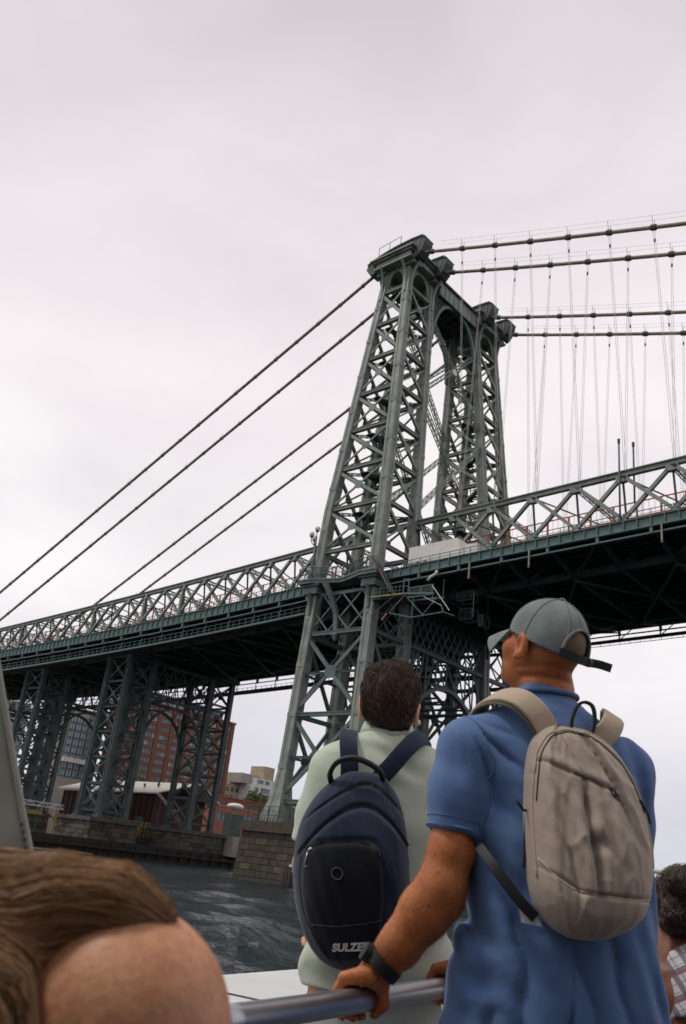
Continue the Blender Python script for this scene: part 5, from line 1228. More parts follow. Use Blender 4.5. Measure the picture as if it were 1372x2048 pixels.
def body_blue(P):
    d = head_(P, HC, HR, .965)
    d = smin(d, chain(P, [(.527, 2.015, .52), (.537, 2.02, .44), (.54, 2.02, .36)], [.060, .060, .085], .03), .03)
    fold = .004*np.exp(-((P[..., 2]-.462+.10*(P[..., 0]-.53))/.006)**2)+.003*np.exp(-((P[..., 2]-.486+.06*(P[..., 0]-.53))/.005)**2); d = d+fold*(P[..., 1] < 2.0)
    t = loft_(P, [(.36, .54, 2.02, .12, .07), (.30, .54, 2.02, .17, .09), (.1, .56, 2.02, .16, .10), (-.2, .56, 2.02, .17, .11), (-.35, .56, 2.02, .17, .11)])
    d = smin(d, t, .04)
    d = smin(d, arms_blue(P), .02)
    for sx in (-1, 1): d = smin(d, chain(P, [(.56+sx*.09, 2.02, -.32), (.56+sx*.10, 2.0, -.72), (.56+sx*.10, 2.03, -1.08), (.56+sx*.105, 2.12, -1.12)], [.085, .062, .045, .04], .03), .03)
    return d
sdf_obj('body', body_blue, (.06, 1.78, DK-.02), (.86, 2.56, .70), .0046, [M['skin'], M['stubble']], bm, 1,
        lambda c: ((((c-HC)@HR)[:, 2] > .0) & (((c-HC)@HR)[:, 1] < .03) & (np.abs(((c-HC)@HR)[:, 0]) < .074)).astype(int))
for sx in (-1, 1):
    p = HC+HR@A3(sx*.031, .084, .009)*1.02; hbuild(MB().ell(tuple(p), (.012, .012, .012), 14, 10), 'eye', M['print'], bm, smooth=True)
M['armhair'] = mhair('arm_hair', (.12, .06, .025), (.32, .19, .09), .5)
s_ = seeds_on(arms_blue, (.15, 1.88, -.21), (.38, 2.06, .06), 1500, lambda p: (p[:, 1] < 2.02), 21, .02)
strands('arm_hair', arms_blue, s_, lambda P: np.stack([np.full(len(P), -.7), np.full(len(P), .1), np.full(len(P), -.7)], 1), 4, .0035, .00035, M['armhair'], bm, (.0003, .003), .2, 22, jitter=.4)
# shirt
SB = [(.405, .535, 2.02, .085, .078), (.385, .533, 2.018, .125, .09), (.355, .532, 2.015, .17, .105), (.31, .535, 2.012, .195, .12), (.24, .545, 2.01, .205, .132), (.10, .562, 2.01, .20, .140), (-.02, .567, 2.01, .204, .142), (-.12, .565, 2.01, .218, .148), (-.21, .564, 2.01, .233, .152), (-.32, .564, 2.01, .242, .158), (-.42, .564, 2.01, .245, .160)]
def rid(x): return 2*(1-np.abs(np.sin(x/2)))**1.5-.55
def shirt_blue(P):
    d = loft_(P, SB, 2.4)
    col_ = chain(P, [(.535, 2.02, .385), (.532, 2.018, .425)], [.092, .070], .02); d = smin(d, col_, .02)
    d = smin(d, ell_(P, (.348, 1.985, .282), (.064, .075, .064)), .04); d = smin(d, ell_(P, (.722, 2.035, .278), (.064, .078, .064)), .04)
    s1 = chain(P, [(.345, 1.985, .28), (.332, 1.975, .18), (.324, 1.97, .06)], [.062, .066, .063], .03)
    s2 = chain(P, [(.725, 2.035, .28), (.742, 2.07, .17), (.75, 2.11, .04)], [.066, .062, .060], .03)
    # drape: folds that fan out of the armpit and from under the pack
    x, y, z = P[..., 0], P[..., 1], P[..., 2]; low = np.clip((.32-z)/.35, 0, 1)
    a = np.arctan2(z-.36, x-.30); f1 = rid(a*22+3*np.sin(z*9)+wob(P, 3, 9)*1.8)*.008*np.exp(-((x-.40)/.07)**2)*np.clip((.36-z)/.1, 0, 1)
    f2 = rid((x-.56)*66+(z+.1)*13*np.sign(x-.56)+wob(P, 5, 7)*2.2)*.0065*low*np.clip((.06-z)/.16, 0, 1)*np.exp(-((x-.56)/.18)**4)
    f3 = np.sin((x*.5+z)*60+wob(P, 8, 10)*2)*.003*np.clip((.1-z)/.1, 0, 1)*np.clip((.50-x)/.12, 0, 1)
    f4 = np.sin(x*95+z*30+wob(P, 6, 8)*1.5)*.0035*np.exp(-((x-.74)/.05)**2)
    F_ = f1+f2+f3+f4+wob(P, 11, 14)*.0025
    sl = np.sin((x-.33)*90+z*14+wob(P, 13, 9)*1.6)*.0035*np.clip((.27-z)/.1, 0, 1)
    s1 = np.maximum(s1+sl, -(P@np.array([.12, .05, 1], np.float32)-(.335*.12+1.97*.05+.095)))
    s2 = np.maximum(s2+sl, -(z-.07))
    return smin(smin(d+F_, s1, .022), s2, .03)
sdf_obj('shirt', shirt_blue, (.22, 1.80, -.43), (.86, 2.22, .47), .0052, M['blue'], bm, 1)
def seam_on(name, fn, pts, m, parent, r=.0016, lift=.0004, n=40):
    pp = np.array(pts, float); t = np.linspace(0, 1, len(pp)); tt = np.linspace(0, 1, n); q = np.stack([np.interp(tt, t, pp[:, k]) for k in range(3)], 1)
    for _ in range(4): q[1:-1] = (q[:-2]+q[1:-1]+q[2:])/3
    q = q.astype(np.float32)
    for it_ in range(9):
        if it_ in (3, 5):
            for _ in range(8): q[1:-1] = (q[:-2]+q[1:-1]*2+q[2:])/4
        e = .002; g = np.stack([(fn(q+np.eye(3, dtype=np.float32)[k]*e)-fn(q-np.eye(3, dtype=np.float32)[k]*e)) for k in range(3)], 1)/(2*e); g /= (np.linalg.norm(g, axis=1, keepdims=True)+1e-6); q = q-g*(fn(q)-lift)[:, None]
    return hbuild(MB().tube([tuple(p) for p in q], r, 6), name, m, parent, smooth=True)
M['seam'] = mat('seam_shadow_thread', (.075, .135, .29), .9)
seam_on('armhole_seam', shirt_blue, [(.33, 1.97, .36), (.365, 1.90, .335), (.385, 1.88, .28), (.392, 1.88, .2), (.375, 1.90, .12)], M['seam'], bm)
seam_on('shoulder_seam', shirt_blue, [(.45, 2.0, .42), (.40, 1.99, .40), (.33, 1.98, .36)], M['seam'], bm)
hbuild(MB().tube([(.534+.075*math.cos(a), 2.018+.073*math.sin(a), .432) for a in [k*math.pi/18 for k in range(37)]], .006, 8), 'collar_rib', M['blue'], bm, smooth=True)
# armhole seam and sleeve hem
cuff = [(.329+.063*math.cos(a), 1.972+.063*math.sin(a), .104-.12*(.058*math.cos(a))-.05*(.058*math.sin(a))) for a in [k*math.pi/16 for k in range(33)]]
hbuild(MB().tube(cuff, .0035, 6), 'sleeve_hem', M['blue'], bm, smooth=True)

seam_on('hem_stitch', shirt_blue, [(c[0], c[1], c[2]+.020) for c in cuff], M['seam'], bm, r=.0011, lift=.0002, n=60)
# shorts and shoes
def shorts_(cx_, cd_, w, z0):
    def f(P):
        d = loft_(P, [(z0, cx_, cd_, w, w*.72), (z0-.16, cx_, cd_, w*1.04, w*.76)])
        for sx in (-1, 1): d = smin(d, cap_(P, (cx_+sx*.095, cd_, z0-.12), (cx_+sx*.11, cd_, z0-.50), .10, .105), .03)
        return np.maximum(d, -(P[..., 2]-(z0-.50)))
    return f
sdf_obj('shorts', shorts_(.56, 2.02, .18, -.33), (.28, 1.84, -.86), (.84, 2.2, -.3), .012, M['short'], bm, 1)
def shoe(P, x, y): return smin(ell_(P, (x, y+.03, DK+.045), (.05, .13, .045)), cap_(P, (x, y-.05, DK+.05), (x, y-.04, DK+.12), .045, .04), .03)
for sx in (-1, 1): sdf_obj('shoe', lambda P, sx=sx: np.maximum(shoe(P, .56+sx*.105, 2.05), -(P[..., 2]-DK)), (.38 if sx < 0 else .58, 1.85, DK-.02), (.54 if sx < 0 else .76, 2.25, DK+.2), .01, M['shoe'], bm, 1)
# watch
wa = A3(.196, 1.988, -.172); wd = Vector((.225-.180, 1.98-1.995, -.135+.190)).normalized(); wx = wd.orthogonal().normalized(); wy = wd.cross(wx)
mb = MB(); 
for k in range(7):
    pass
ring = [Vector(wa)+wx*.040*math.cos(a)+wy*.040*math.sin(a) for a in [i*math.pi/18 for i in range(37)]]
for p, q in zip(ring[:-1], ring[1:]): mb.beam(p, q+(q-p)*.15, .006, .024, up=wd)
wt = hbuild(mb, 'watch_band', M['zip'], bm)
pc = Vector(wa)+Vector((-.035, -.012, .016)); hbuild(MB().tube([pc-Vector((-.006, 0, .003)), pc+Vector((-.009, -.002, .005))], .019, 18), 'watch_case', M['zip'], wt)
# cap: crown, brim, opening with strap, button
cp = hthing('placeholder', None, None, (0, 0, 0)) if False else None
HRs = HR; 
def hl(p, s=1.0): v = HC+HRs@(np.array(p, float)*s); return Vector(v)
nu, nv = 192, 44; V = []; 
def capp(th, v, e=0.):
    # th 0 = front, grows to the right; v 0 rim .. 1 top
    fr = math.cos(th); zr = .036+.012*fr; ph0 = 0.0; ph = v*math.pi/2
    rx, ry, rz = .086+e, .105+e, .096-.010*fr+e
    k = 1+.012*abs(math.sin(3*th))**.5*math.sin(ph*2)*.6
    bul = 1+.05*max(0, fr)*math.sin(2*ph)
    cz = zr-.006; x = rx*math.cos(ph)**.86*math.sin(th)*k*bul; y = -.012+ry*math.cos(ph)**.86*fr*k*bul; z = cz-.018*(1-v)+(.128+e-zr+.006)*math.sin(ph)**1.0
    return A3(x, y, z)
capm = MB(); inner = []
vid = {}; vs = []
for j in range(nv+1):
    for i in range(nu):
        vs.append(hl(capp(2*math.pi*i/nu, j/nv)))
for j in range(nv+1):
    for i in range(nu):
        vs.append(hl(capp(2*math.pi*i/nu, j/nv, -.0025)))
off = nu*(nv+1); fs = []
def hole(i, j):
    th = 2*math.pi*(i+.5)/nu-math.pi; v = (j+.5)/nv
    return (th/.58)**2+((v-.07)/.33)**2 < 1 and v > .07
for j in range(nv):
    for i in range(nu):
        i2 = (i+1) % nu
        if hole(i, j): continue
        fs.append((j*nu+i, j*nu+i2, (j+1)*nu+i2, (j+1)*nu+i)); fs.append((off+j*nu+i, off+(j+1)*nu+i, off+(j+1)*nu+i2, off+j*nu+i2))
for i in range(nu): i2 = (i+1) % nu; fs.append((i, off+i, off+i2, i2))
capm.add(vs, fs); crown = hbuild(capm, 'cap', M['cap'], bm, smooth=True)
edge = []
for k in range(33):
    a = math.pi*k/32; th = math.pi-.58*math.cos(a); v = .07+.33*math.sin(a); edge.append(hl(capp(th, v, .001)))
hbuild(MB().tube(edge, .0036, 8), 'opening_binding', M['cap'], crown, smooth=True)
for k in range(6):                                    # raised seams of the six panels
    th = rad(30+60*k); v0 = .42 if k in (2, 3) and False else .0
    pts = [hl(capp(th, v, .0008)) for v in np.linspace(.02, .985, 30)]
    hbuild(MB().tube(pts, .0014, 5), 'seam', M['cap'], crown, smooth=True)
pts = [hl(capp(math.pi, v, .0008)) for v in np.linspace(.42, .985, 20)]; hbuild(MB().tube(pts, .0022, 5), 'seam', M['cap'], crown, smooth=True)
hbuild(MB().ell(tuple(hl(capp(0, 1, .001))), (.009, .009, .0045), 14, 8), 'button', M['cap'], crown, smooth=True)
st_pts = [hl(capp(math.pi-.62+1.24*t, .035, .003)) for t in np.linspace(0, 1, 24)]
mb = MB(); upv_ = Vector(HRs@A3(0, 0, 1))
for p, q in zip(st_pts[:-1], st_pts[1:]): mb.beam(p, q+(q-p)*.1, .003, .021, up=upv_)
hbuild(mb, 'strap', M['strap'], crown)
e0 = st_pts[1]; e_dir = (st_pts[0]-st_pts[4]).normalized()
rt_p = hl(capp(math.pi-.50, .03, .006)); lf_p = hl(capp(math.pi+.1, .03, .006)); dr = (rt_p-lf_p).normalized()
# the tail leaves the band on the right of the head
ta = hl(capp(math.pi-.45, .03, .005)); tb = Vector((.667, 1.935, .497))
ribbon('strap_tail', [ta, ta.lerp(tb, .5)+Vector((0, 0, .002)), tb], .020, .003, M['strap'], crown, side=tuple(upv_))
hbuild(MB().tube([ta-dr*.008, ta+dr*.006], .011, 12), 'buckle', M['clamp'], crown)
# brim
mb = MB(); nb_ = 28; top = []; bot = []
for i in range(nb_+1):
    th = lerp(-.86, .86, i/nb_); base = capp(th, .0, .002); 
    row = []
    for j in range(9):
        t = j/8; ln = .068*math.cos(th*1.5)**.5*t; q = base+A3(base[0]*.06*t, ln, -.032*t-.045*(th**2)*t+.004*math.sin(t*3)); q[1] = base[1]+ln; row.append(q)
    top.append(row)
vs = [hl(q) for r in top for q in r]+[hl(q-A3(0, 0, .004)) for r in top for q in r]; o_ = (nb_+1)*9; fs = []
for i in range(nb_):
    for j in range(8):
        a = i*9+j; fs.append((a, a+1, a+10, a+9)); fs.append((o_+a, o_+a+9, o_+a+10, o_+a+1))
    fs.append((i*9+8, o_+i*9+8, o_+i*9+17, i*9+17))
mb.add(vs, fs); hbuild(mb, 'brim', M['cap'], crown, smooth=True)

# --- beige backpack
bp_ = hthing('backpack', 'taupe nylon backpack with small oval emblem on the back of the man in blue', 'backpack', (.59, 1.83, -.08))
k_ = 1.83/1.85
BR = [(.338, .515, .585, 1.885, .018), (.332, .497, .612, 1.885, .035), (.315, .480, .640, 1.885, .055), (.285, .467, .668, 1.884, .072), (.24, .461, .693, 1.882, .088), (.185, .459, .710, 1.88, .102), (.12, .461, .719, 1.875, .115), (.05, .467, .719, 1.87, .125), (.0, .473, .708, 1.868, .125), (-.035, .487, .688, 1.868, .112), (-.06, .510, .652, 1.868, .088), (-.072, .535, .620, 1.868, .060), (-.078, .56, .60, 1.868, .02)]
BR = [(a, b*k_, c*k_, d, e) for a, b, c, d, e in BR]
def dens(rows, n=70):
    Rr = np.array(sorted(rows), float); t = np.linspace(0, 1, n); z = Rr[0, 0]+(Rr[-1, 0]-Rr[0, 0])*(.5-.5*np.cos(np.pi*t)); o = [z]
    for i in range(1, 5):
        v = np.interp(z, Rr[:, 0], Rr[:, i])
        for _ in range(14): v[1:-1] = (v[:-2]+2*v[1:-1]+v[2:])/4
        o.append(v)
    return [tuple(r) for r in np.stack(o, 1)]
BR = dens(BR)
def bdisp(U, W):
    g = lambda x, s: np.exp(-(x/s)**2)
    d = .010*g(U+.72, .10)*np.clip((W-.15)*4, 0, 1)                      # piped left edge roll
    c = -.10-.08*(W-.5)+.03*np.sin(W*9); m_ = np.clip((.78-W)*6, 0, 1)*np.clip((W-.14)*8, 0, 1)
    d = d-.022*np.exp(-np.abs(U-c)/.05)*m_+.009*g(U-c-.13, .08)*m_+.007*g(U-c+.15, .09)*m_   # the long centre crease and its lips
    c2 = .50-.9*(W-.60); d = d-.014*np.exp(-np.abs(U-c2)/.055)*np.clip((W-.42)*5, 0, 1)*np.clip((.98-W)*8, 0, 1)+.008*g(U-c2-.12, .08)*np.clip((W-.42)*5, 0, 1)
    d = d+.010*g(U-.30-.25*(.55-W), .10)*g(W-.52, .17)                    # bulge beside the emblem
    d = d-.010*g(U+.05, .12)*g(W-.42, .035)+.012*g(U+.08, .10)*g(W-.50, .05)     # crumple halfway down
    d = d-.007*g(U+.55-.5*(.5-W), .05)*np.clip((.6-W)*4, 0, 1)*np.clip((W-.14)*9, 0, 1)
    ws = .205+.06*np.abs(U)**2*0+.10*np.clip(-U-.35, 0, 1)**1.0*1.6; d = d-.006*g(W-ws, .010)+.005*np.clip((ws-W)*12, 0, 1)   # base panel seam
    wy = .735-.10*(U+.2)*(U > -.9); d = d-.006*g(W-wy, .009)*(U < .35)+.004*g(W-wy-.03, .03)*(U < .35)
    wr = 0*np.sin(U*7+W*19+1.5*np.sin(W*11+U*4)); wr2 = np.sin(U*15-W*27+2*np.sin(U*6+W*9))
    P3 = np.stack([U*1.0+0*W, W*.9+0*U, 0*U+.3*W], -1).astype(np.float32)
    r1 = 1-np.abs(wob(P3*np.array([3.2, 1.6, 1], np.float32), 91, 1.7, 2)); r2 = 1-np.abs(wob(P3*np.array([2.2, 4.2, 1], np.float32), 94, 2.2, 3))
    d = d*1.3+.004*np.clip(r1, 0, 1)**4+.0045*np.clip(r2, 0, 1)**5-.002+.0012*np.sin(U*9+W*23+2*np.sin(W*7))*np.sin(W*15+U*5)+.0012*np.sin(U*31+W*17)*np.sin(W*41-U*13)
    return d
V_, Q_ = pack_mesh(BR, bdisp, 180, 200, 2.7); pobj('bag_body', V_, Q_, M['beige'], bp_)
SBp = Surf(BR, bdisp, 2.7)
sewn('zip_line', SBp, [(-.955, .25), (-.95, .6), (-.90, .85), (-.75, .945), (-.3, .975), (.2, .972), (.6, .94), (.85, .84), (.93, .6), (.95, .35)], .006, M['beige_pad'], bp_, 90, lift=.0)
sewn('zip_coil', SBp, [(-.90, .6), (-.84, .84), (-.68, .93), (-.28, .962), (.2, .958), (.56, .922), (.80, .82), (.885, .6)], .004, M['zip'], bp_, 80, lift=.0)
sewn('piping', SBp, [(-.93, .335), (-.75, .26), (-.5, .215), (0, .20), (.5, .198), (.9, .21)], .004, M['beige_pad'], bp_, 70, lift=.0005)
sewn('seam', SBp, [(-.88, .80), (-.5, .765), (-.1, .735), (.1, .715), (.33, .675)], .003, M['strap'], bp_, 50, lift=-.0015)
sewn('seam', SBp, [(-.45, .95), (-.25, .84), (-.12, .745)], .0022, M['strap'], bp_, 30, lift=-.001)
# oval emblem
lg = []; c0 = SBp(.36, .665, .004)
for k in range(25): a = k*math.pi/12; q = SBp(.36+.085*math.cos(a), .665+.021*math.sin(a)-.014*math.cos(a), .002); lg.append(q)
em = hbuild(MB().tube(lg, .0013, 6), 'emblem', M['navy'], bp_, smooth=True)
hbuild(MB().tube([SBp(.325, .652, .002), SBp(.355, .672, .0025), SBp(.375, .676, .0025), SBp(.39, .655, .002)], .0016, 6), 'emblem_mark', M['navy'], em, smooth=True)
# straps, handle, webbing, zip pulls, paper tag
ribbon('strap_backing', [(.505, 1.878, .322), (.478, 1.876, .359), (.445, 1.893, .388), (.412, 1.94, .400), (.385, 2.0, .390), (.37, 2.06, .345)], lambda t: .060-.008*t, .006, M['strap_pad'], bp_, side=(.78, 0, .62), sub=10)
ribbon('shoulder_strap', [(.505, 1.872, .325), (.478, 1.868, .362), (.445, 1.885, .392), (.412, 1.935, .405), (.385, 2.0, .395), (.37, 2.07, .35), (.37, 2.13, .25), (.375, 2.16, .12)], lambda t: .050-.008*t, .010, M['beige_pad'], bp_, side=(.78, 0, .62), sub=10)
ribbon('shoulder_strap', [(.617, 1.872, .318), (.640, 1.872, .345), (.655, 1.89, .372), (.665, 1.94, .388), (.69, 2.02, .375), (.71, 2.1, .31), (.72, 2.16, .2)], lambda t: .052-.01*t, .010, M['beige_pad'], bp_, side=(.85, .1, -.4), sub=10)
ribbon('grab_handle', [(.553, 1.868, .335), (.552, 1.858, .355), (.562, 1.852, .383), (.578, 1.850, .393), (.596, 1.852, .385), (.602, 1.858, .355), (.598, 1.868, .33)], .013, .0065, M['strap'], bp_, side=(0, 1, .1), sub=8)
ribbon('lower_strap', [(.368, 1.905, .075), (.395, 1.868, .038), (.437, 1.85, -.012), (.477, 1.845, -.048)], .022, .003, M['zip'], bp_, side=(.6, 0, .8), sub=8)
hbuild(MB().add([(.447, 1.856, -.028), (.475, 1.85, -.035), (.492, 1.85, -.063), (.452, 1.856, -.060), (.447, 1.858, -.028), (.475, 1.852, -.035), (.492, 1.852, -.063), (.452, 1.858, -.060)], [(3, 2, 1, 0), (4, 5, 6, 7), (0, 1, 5, 4), (1, 2, 6, 5), (2, 3, 7, 6), (3, 0, 4, 7)]), 'paper_tag', M['print'], bp_)
hbuild(MB().tube([SBp(.86, .66, .004), SBp(.95, .61, .006)+Vector((.004, 0, -.002)), SBp(.99, .58, .004)+Vector((.012, .006, -.006))], .0028, 6), 'zip_pull', M['zip'], bp_, smooth=True)
hbuild(MB().tube([(.462, 1.86, .155), (.448, 1.845, .152), (.437, 1.84, .163), (.430, 1.842, .172)], .0028, 6), 'zip_pull', M['zip'], bp_, smooth=True)
hbuild(MB().tube([(.458, 1.87, .15-.012*k) for k in range(10)], .003, 6), 'side_tab', M['zip'], bp_, smooth=True)

# ================================================================== man in the pale green shirt
gm = hthing('person', 'dark haired man in pale green polo shirt wearing the navy backpack', 'person', (.22, 2.6, DK))
GC = A3(.211, 2.6, .468); GR = rot(rad(-6), rad(2), rad(0))
def body_green(P):
    d = head_(P, GC, GR, 1.0)
    d = smin(d, chain(P, [(.213, 2.6, .44), (.216, 2.6, .37), (.22, 2.6, .30)], [.058, .058, .08], .03), .03)
    d = smin(d, loft_(P, [(.30, .222, 2.6, .14, .08), (.2, .225, 2.6, .16, .10), (-.3, .235, 2.6, .15, .10)]), .04)
    for sx, a, b_, c_ in ((-1, (.055, 2.62, .25), (.02, 2.68, -.0), (.07, 2.92, -.22)), (1, (.395, 2.62, .26), (.44, 2.70, .0), (.43, 2.98, -.2))):
        d = smin(d, chain(P, [a, b_, c_], [.05, .042, .028], .02), .02)
        c = np.array(c_)
        d = smin(d, ell_(P, c+A3(0, .04, -.005), (.038, .045, .016)), .015)
        for k in range(4): x = -.028+.019*k; d = smin(d, finger(P, [c+A3(x, .075, 0), c+A3(x*1.15, .11+(.008 if k in (1, 2) else 0), -.002), c+A3(x*1.15, .13, -.016)], .009, .0075), .004)
        d = smin(d, finger(P, [c+A3(-sx*.022, .03, 0), c+A3(-sx*.048, .055, -.006), c+A3(-sx*.055, .08, -.012)], .012, .009), .008)
    for sx in (-1, 1): d = smin(d, chain(P, [(.23+sx*.09, 2.6, -.3), (.23+sx*.10, 2.58, -.72), (.23+sx*.1, 2.62, -1.1)], [.08, .06, .045], .03), .03)
    return d
sdf_obj('body', body_green, (-.06, 2.44, DK-.02), (.54, 3.2, .62), .0052, M['skin_l'], gm, 1)
for sx in (-1, 1):
    p = GC+GR@A3(sx*.031, .084, .009); hbuild(MB().ell(tuple(p), (.012, .012, .012), 14, 10), 'eye', M['print'], gm, smooth=True)
SG = [(.372, .217, 2.6, .10, .08), (.35, .22, 2.6, .15, .095), (.31, .222, 2.6, .185, .11), (.24, .225, 2.6, .198, .125), (.1, .23, 2.6, .195, .13), (-.1, .235, 2.6, .195, .135), (-.3, .24, 2.6, .205, .14)]
def shirt_green(P):
    d = loft_(P, SG, 2.4)
    d = smin(d, chain(P, [(.217, 2.6, .35), (.214, 2.598, .400)], [.095, .072], .02), .02)
    for a, b_, c_ in (((.06, 2.61, .262), (.035, 2.63, .13), (.03, 2.645, .05)), ((.39, 2.61, .272), (.42, 2.63, .14), (.43, 2.65, .05))):
        s = chain(P, [a, b_, c_], [.070, .064, .062], .03); s = np.maximum(s, -(P[..., 2]-.06)); d = smin(d, s, .035)
    x, z = P[..., 0], P[..., 2]
    f = np.sin((z*.9+x*.35)*75+wob(P, 23, 8)*2.0)*.0045*np.exp(-((z-.30)/.06)**2)*np.exp(-((x-.2)/.12)**2)
    f = f+np.sin((z-.5*x)*48+wob(P, 25, 7)*2.2)*.006*np.clip((.2-z)/.2, 0, 1)
    return d+f+wob(P, 27, 12)*.0022
sdf_obj('polo_shirt', shirt_green, (-.06, 2.42, -.31), (.53, 2.78, .43), .006, M['green'], gm, 1)
cl = MB()
for k in range(36):
    a0, a1 = 2*math.pi*k/36, 2*math.pi*(k+1)/36; q = []
    for a, r0, z in ((a0, .086, .372), (a1, .086, .372), (a1, .074, .413), (a0, .074, .413)): q.append((.214+r0*math.cos(a)*1.02, 2.598+r0*math.sin(a), z+.004*math.sin(a)))
    q2 = [(.214+(v[0]-.214)*.95, 2.598+(v[1]-2.598)*.95, v[2]) for v in q]; cl.add(q+q2, [(0, 1, 2, 3), (7, 6, 5, 4), (3, 2, 6, 7), (0, 4, 5, 1)])
hbuild(cl, 'collar', M['green'], gm, smooth=True)
def trous(P):
    d = loft_(P, [(-.26, .238, 2.6, .175, .125), (-.42, .238, 2.6, .18, .13)])
    for sx in (-1, 1): d = smin(d, cap_(P, (.238+sx*.09, 2.6, -.38), (.238+sx*.105, 2.61, -1.06), .095, .07), .03)
    return np.maximum(d, -(P[..., 2]+1.07))+wob(P, 31, 14)*.004
sdf_obj('trousers', trous, (-.0, 2.4, -1.1), (.48, 2.82, -.22), .011, M['trouser'], gm, 1)
for sx in (-1, 1): sdf_obj('shoe', lambda P, sx=sx: np.maximum(shoe(P, .238+sx*.105, 2.62), -(P[..., 2]-DK)), (.05 if sx < 0 else .26, 2.4, DK-.02), (.22 if sx < 0 else .44, 2.85, DK+.2), .01, M['shoe'], gm, 1)
def hair_green(P):
    q = ((P-GC.astype(np.float32))@GR.astype(np.float32))
    d = ell_(q, (0, -.020, .036), (.084, .100, .088)); d = smin(d, ell_(q, (0, -.058, -.010), (.070, .050, .065)), .03); d = smin(d, ell_(q, (0, .0, .082), (.074, .09, .045)), .03)
    d = smin(d, ell_(q, (.012, -.062, -.062), (.050, .030, .026)), .02)
    cut = np.maximum(q[..., 1]*.9-.055-q[..., 2]*.25, -(q[..., 2]+.085)); ear = .034-np.linalg.norm((q-np.array([0, -.004, -.012], np.float32))*np.array([0, 1.15, .9], np.float32), axis=-1)
    front = np.minimum(q[..., 1]+.004, -(q[..., 2]-.012)); d = np.maximum(d, cut); d = np.maximum(d, np.where(np.abs(q[..., 0]) > .055, np.minimum(ear, .02), -.02)); d = np.maximum(d, front)
    return d+wob(P, 41, 70, 3)*.0035
M['brownhair'] = mhair('dark_brown_hair', (.020, .010, .006), (.080, .040, .019), .75)
ob = sdf_obj('hair', hair_green, (.09, 2.45, .36), (.34, 2.74, .63), .0036, M['brownhair'], gm, 1)
s_ = seeds_on(hair_green, (.1, 2.46, .38), (.33, 2.70, .62), 5200, lambda p: (p[:, 2] > .40), 3)
def dg(P):
    q = (P-GC); r = np.linalg.norm(q[:, :2], axis=1, keepdims=True)+1e-4; v = np.concatenate([q[:, :2]/r*.5, np.where(q[:, 2:3] > .075, .25, -1.0)], 1); return v+wob(P.astype(np.float32), 43, 45, 2)[:, None]*np.array([1., .2, .6])
strands('hair_curls', hair_green, s_, dg, 7, .0045, .0017, M['brownhair'], ob, (.001, .009), .75, 4)
hbuild(MB().ell(tuple(GC+GR@A3(.092, -.004, -.040)), (.006, .006, .009), 10, 8), 'earbud', M['print'], gm, smooth=True)

# --- navy backpack
np_ = hthing('backpack', 'navy and black backpack with white lettering on the man in the green shirt', 'backpack', (.13, 2.36, -.24))
GB = [(.252, .118, .182, 2.462, .02), (.245, .095, .205, 2.462, .05), (.228, .072, .222, 2.462, .075), (.20, .036, .245, 2.462, .10), (.157, .006, .262, 2.46, .13), (.10, -.018, .278, 2.46, .16), (.03, -.024, .287, 2.46, .185), (-.03, -.020, .296, 2.46, .19), (-.085, -.008, .297, 2.46, .188), (-.13, .010, .294, 2.46, .18), (-.175, .034, .285, 2.46, .165), (-.205, .058, .270, 2.46, .145), (-.225, .085, .250, 2.46, .11), (-.235, .12, .22, 2.46, .05)]
GB = [(a, b*.992, c*.992, d, e) for a, b, c, d, e in GB]
GB = dens(GB)
def ndisp(U, W):
    g = lambda x, s: np.exp(-(x/s)**2)
    arch = lambda w0, k: W-(w0-k*(U-.12)**2)                # arched zip lines
    d = -.010*g(arch(.92, .20), .014)+.004*np.clip(arch(.90, .2)*0, 0, 1)
    d = d-.013*g(arch(.80, .26), .016)
    kk = (np.abs(U+.2)/.69)**5+(np.abs(W-.335-.045*U)/.29)**5; st = np.clip((1-kk)*2.2, 0, 1); d = d+.010*st-.006*np.exp(-((kk-1)/.25)**2)           # front pocket stands proud
    d = d+.005*np.clip(-arch(.80, .26)*30, 0, 1)*np.clip((.88-np.abs(U+.05))*12, 0, 1)
    d = d+.003*np.sin(U*6+W*13)*np.sin(W*9+1)+.0012*np.sin(U*27+W*21)
    return d
V_, Q_ = pack_mesh(GB, ndisp, 180, 200, 3.0); SGp = Surf(GB, ndisp, 3.0)
def nmi(V, Q):
    c = V[Q].mean(1); z = c[:, 2]; Rr = np.array(sorted(GB)); L_, R_ = np.interp(z, Rr[:, 0], Rr[:, 1]), np.interp(z, Rr[:, 0], Rr[:, 2]); U = (c[:, 0]-(L_+R_)/2)/((R_-L_)/2); W = (z+.235)/.487
    return (((np.abs(U+.2)/.69)**5+(np.abs(W-.335-.045*U)/.29)**5) < 1).astype(int)
pobj('bag_body', V_, Q_, [M['navy'], M['navy2']], np_, nmi(V_, Q_))
arc = lambda w0, k, a, b, n=24: [(u, w0-k*(u-.12)**2) for u in np.linspace(a, b, n)]
sewn('zip_band', SGp, arc(.92, .20, -.80, .80), .012, M['zip'], np_, 60, lift=-.001)
sewn('zip_band', SGp, arc(.80, .26, -.90, .93), .016, M['zip'], np_, 70, lift=-.001)
sewn('zip_band', SGp, [(-.80, .555), (-.5, .592), (0, .615), (.25, .605), (.40, .55)], .011, M['zip'], np_, 60, lift=-.0005)
sewn('piping', SGp, [(.40, .57), (.49, .48), (.505, .3), (.45, .10)], .005, M['navy'], np_, 40)
sewn('piping', SGp, [(-.86, .52), (-.88, .4), (-.86, .22), (-.7, .08)], .005, M['navy'], np_, 40)
sewn('seam', SGp, [(-.80, .205), (-.3, .215), (.2, .245), (.66, .285)], .0018, M['clamp'], np_, 40, lift=.0005)
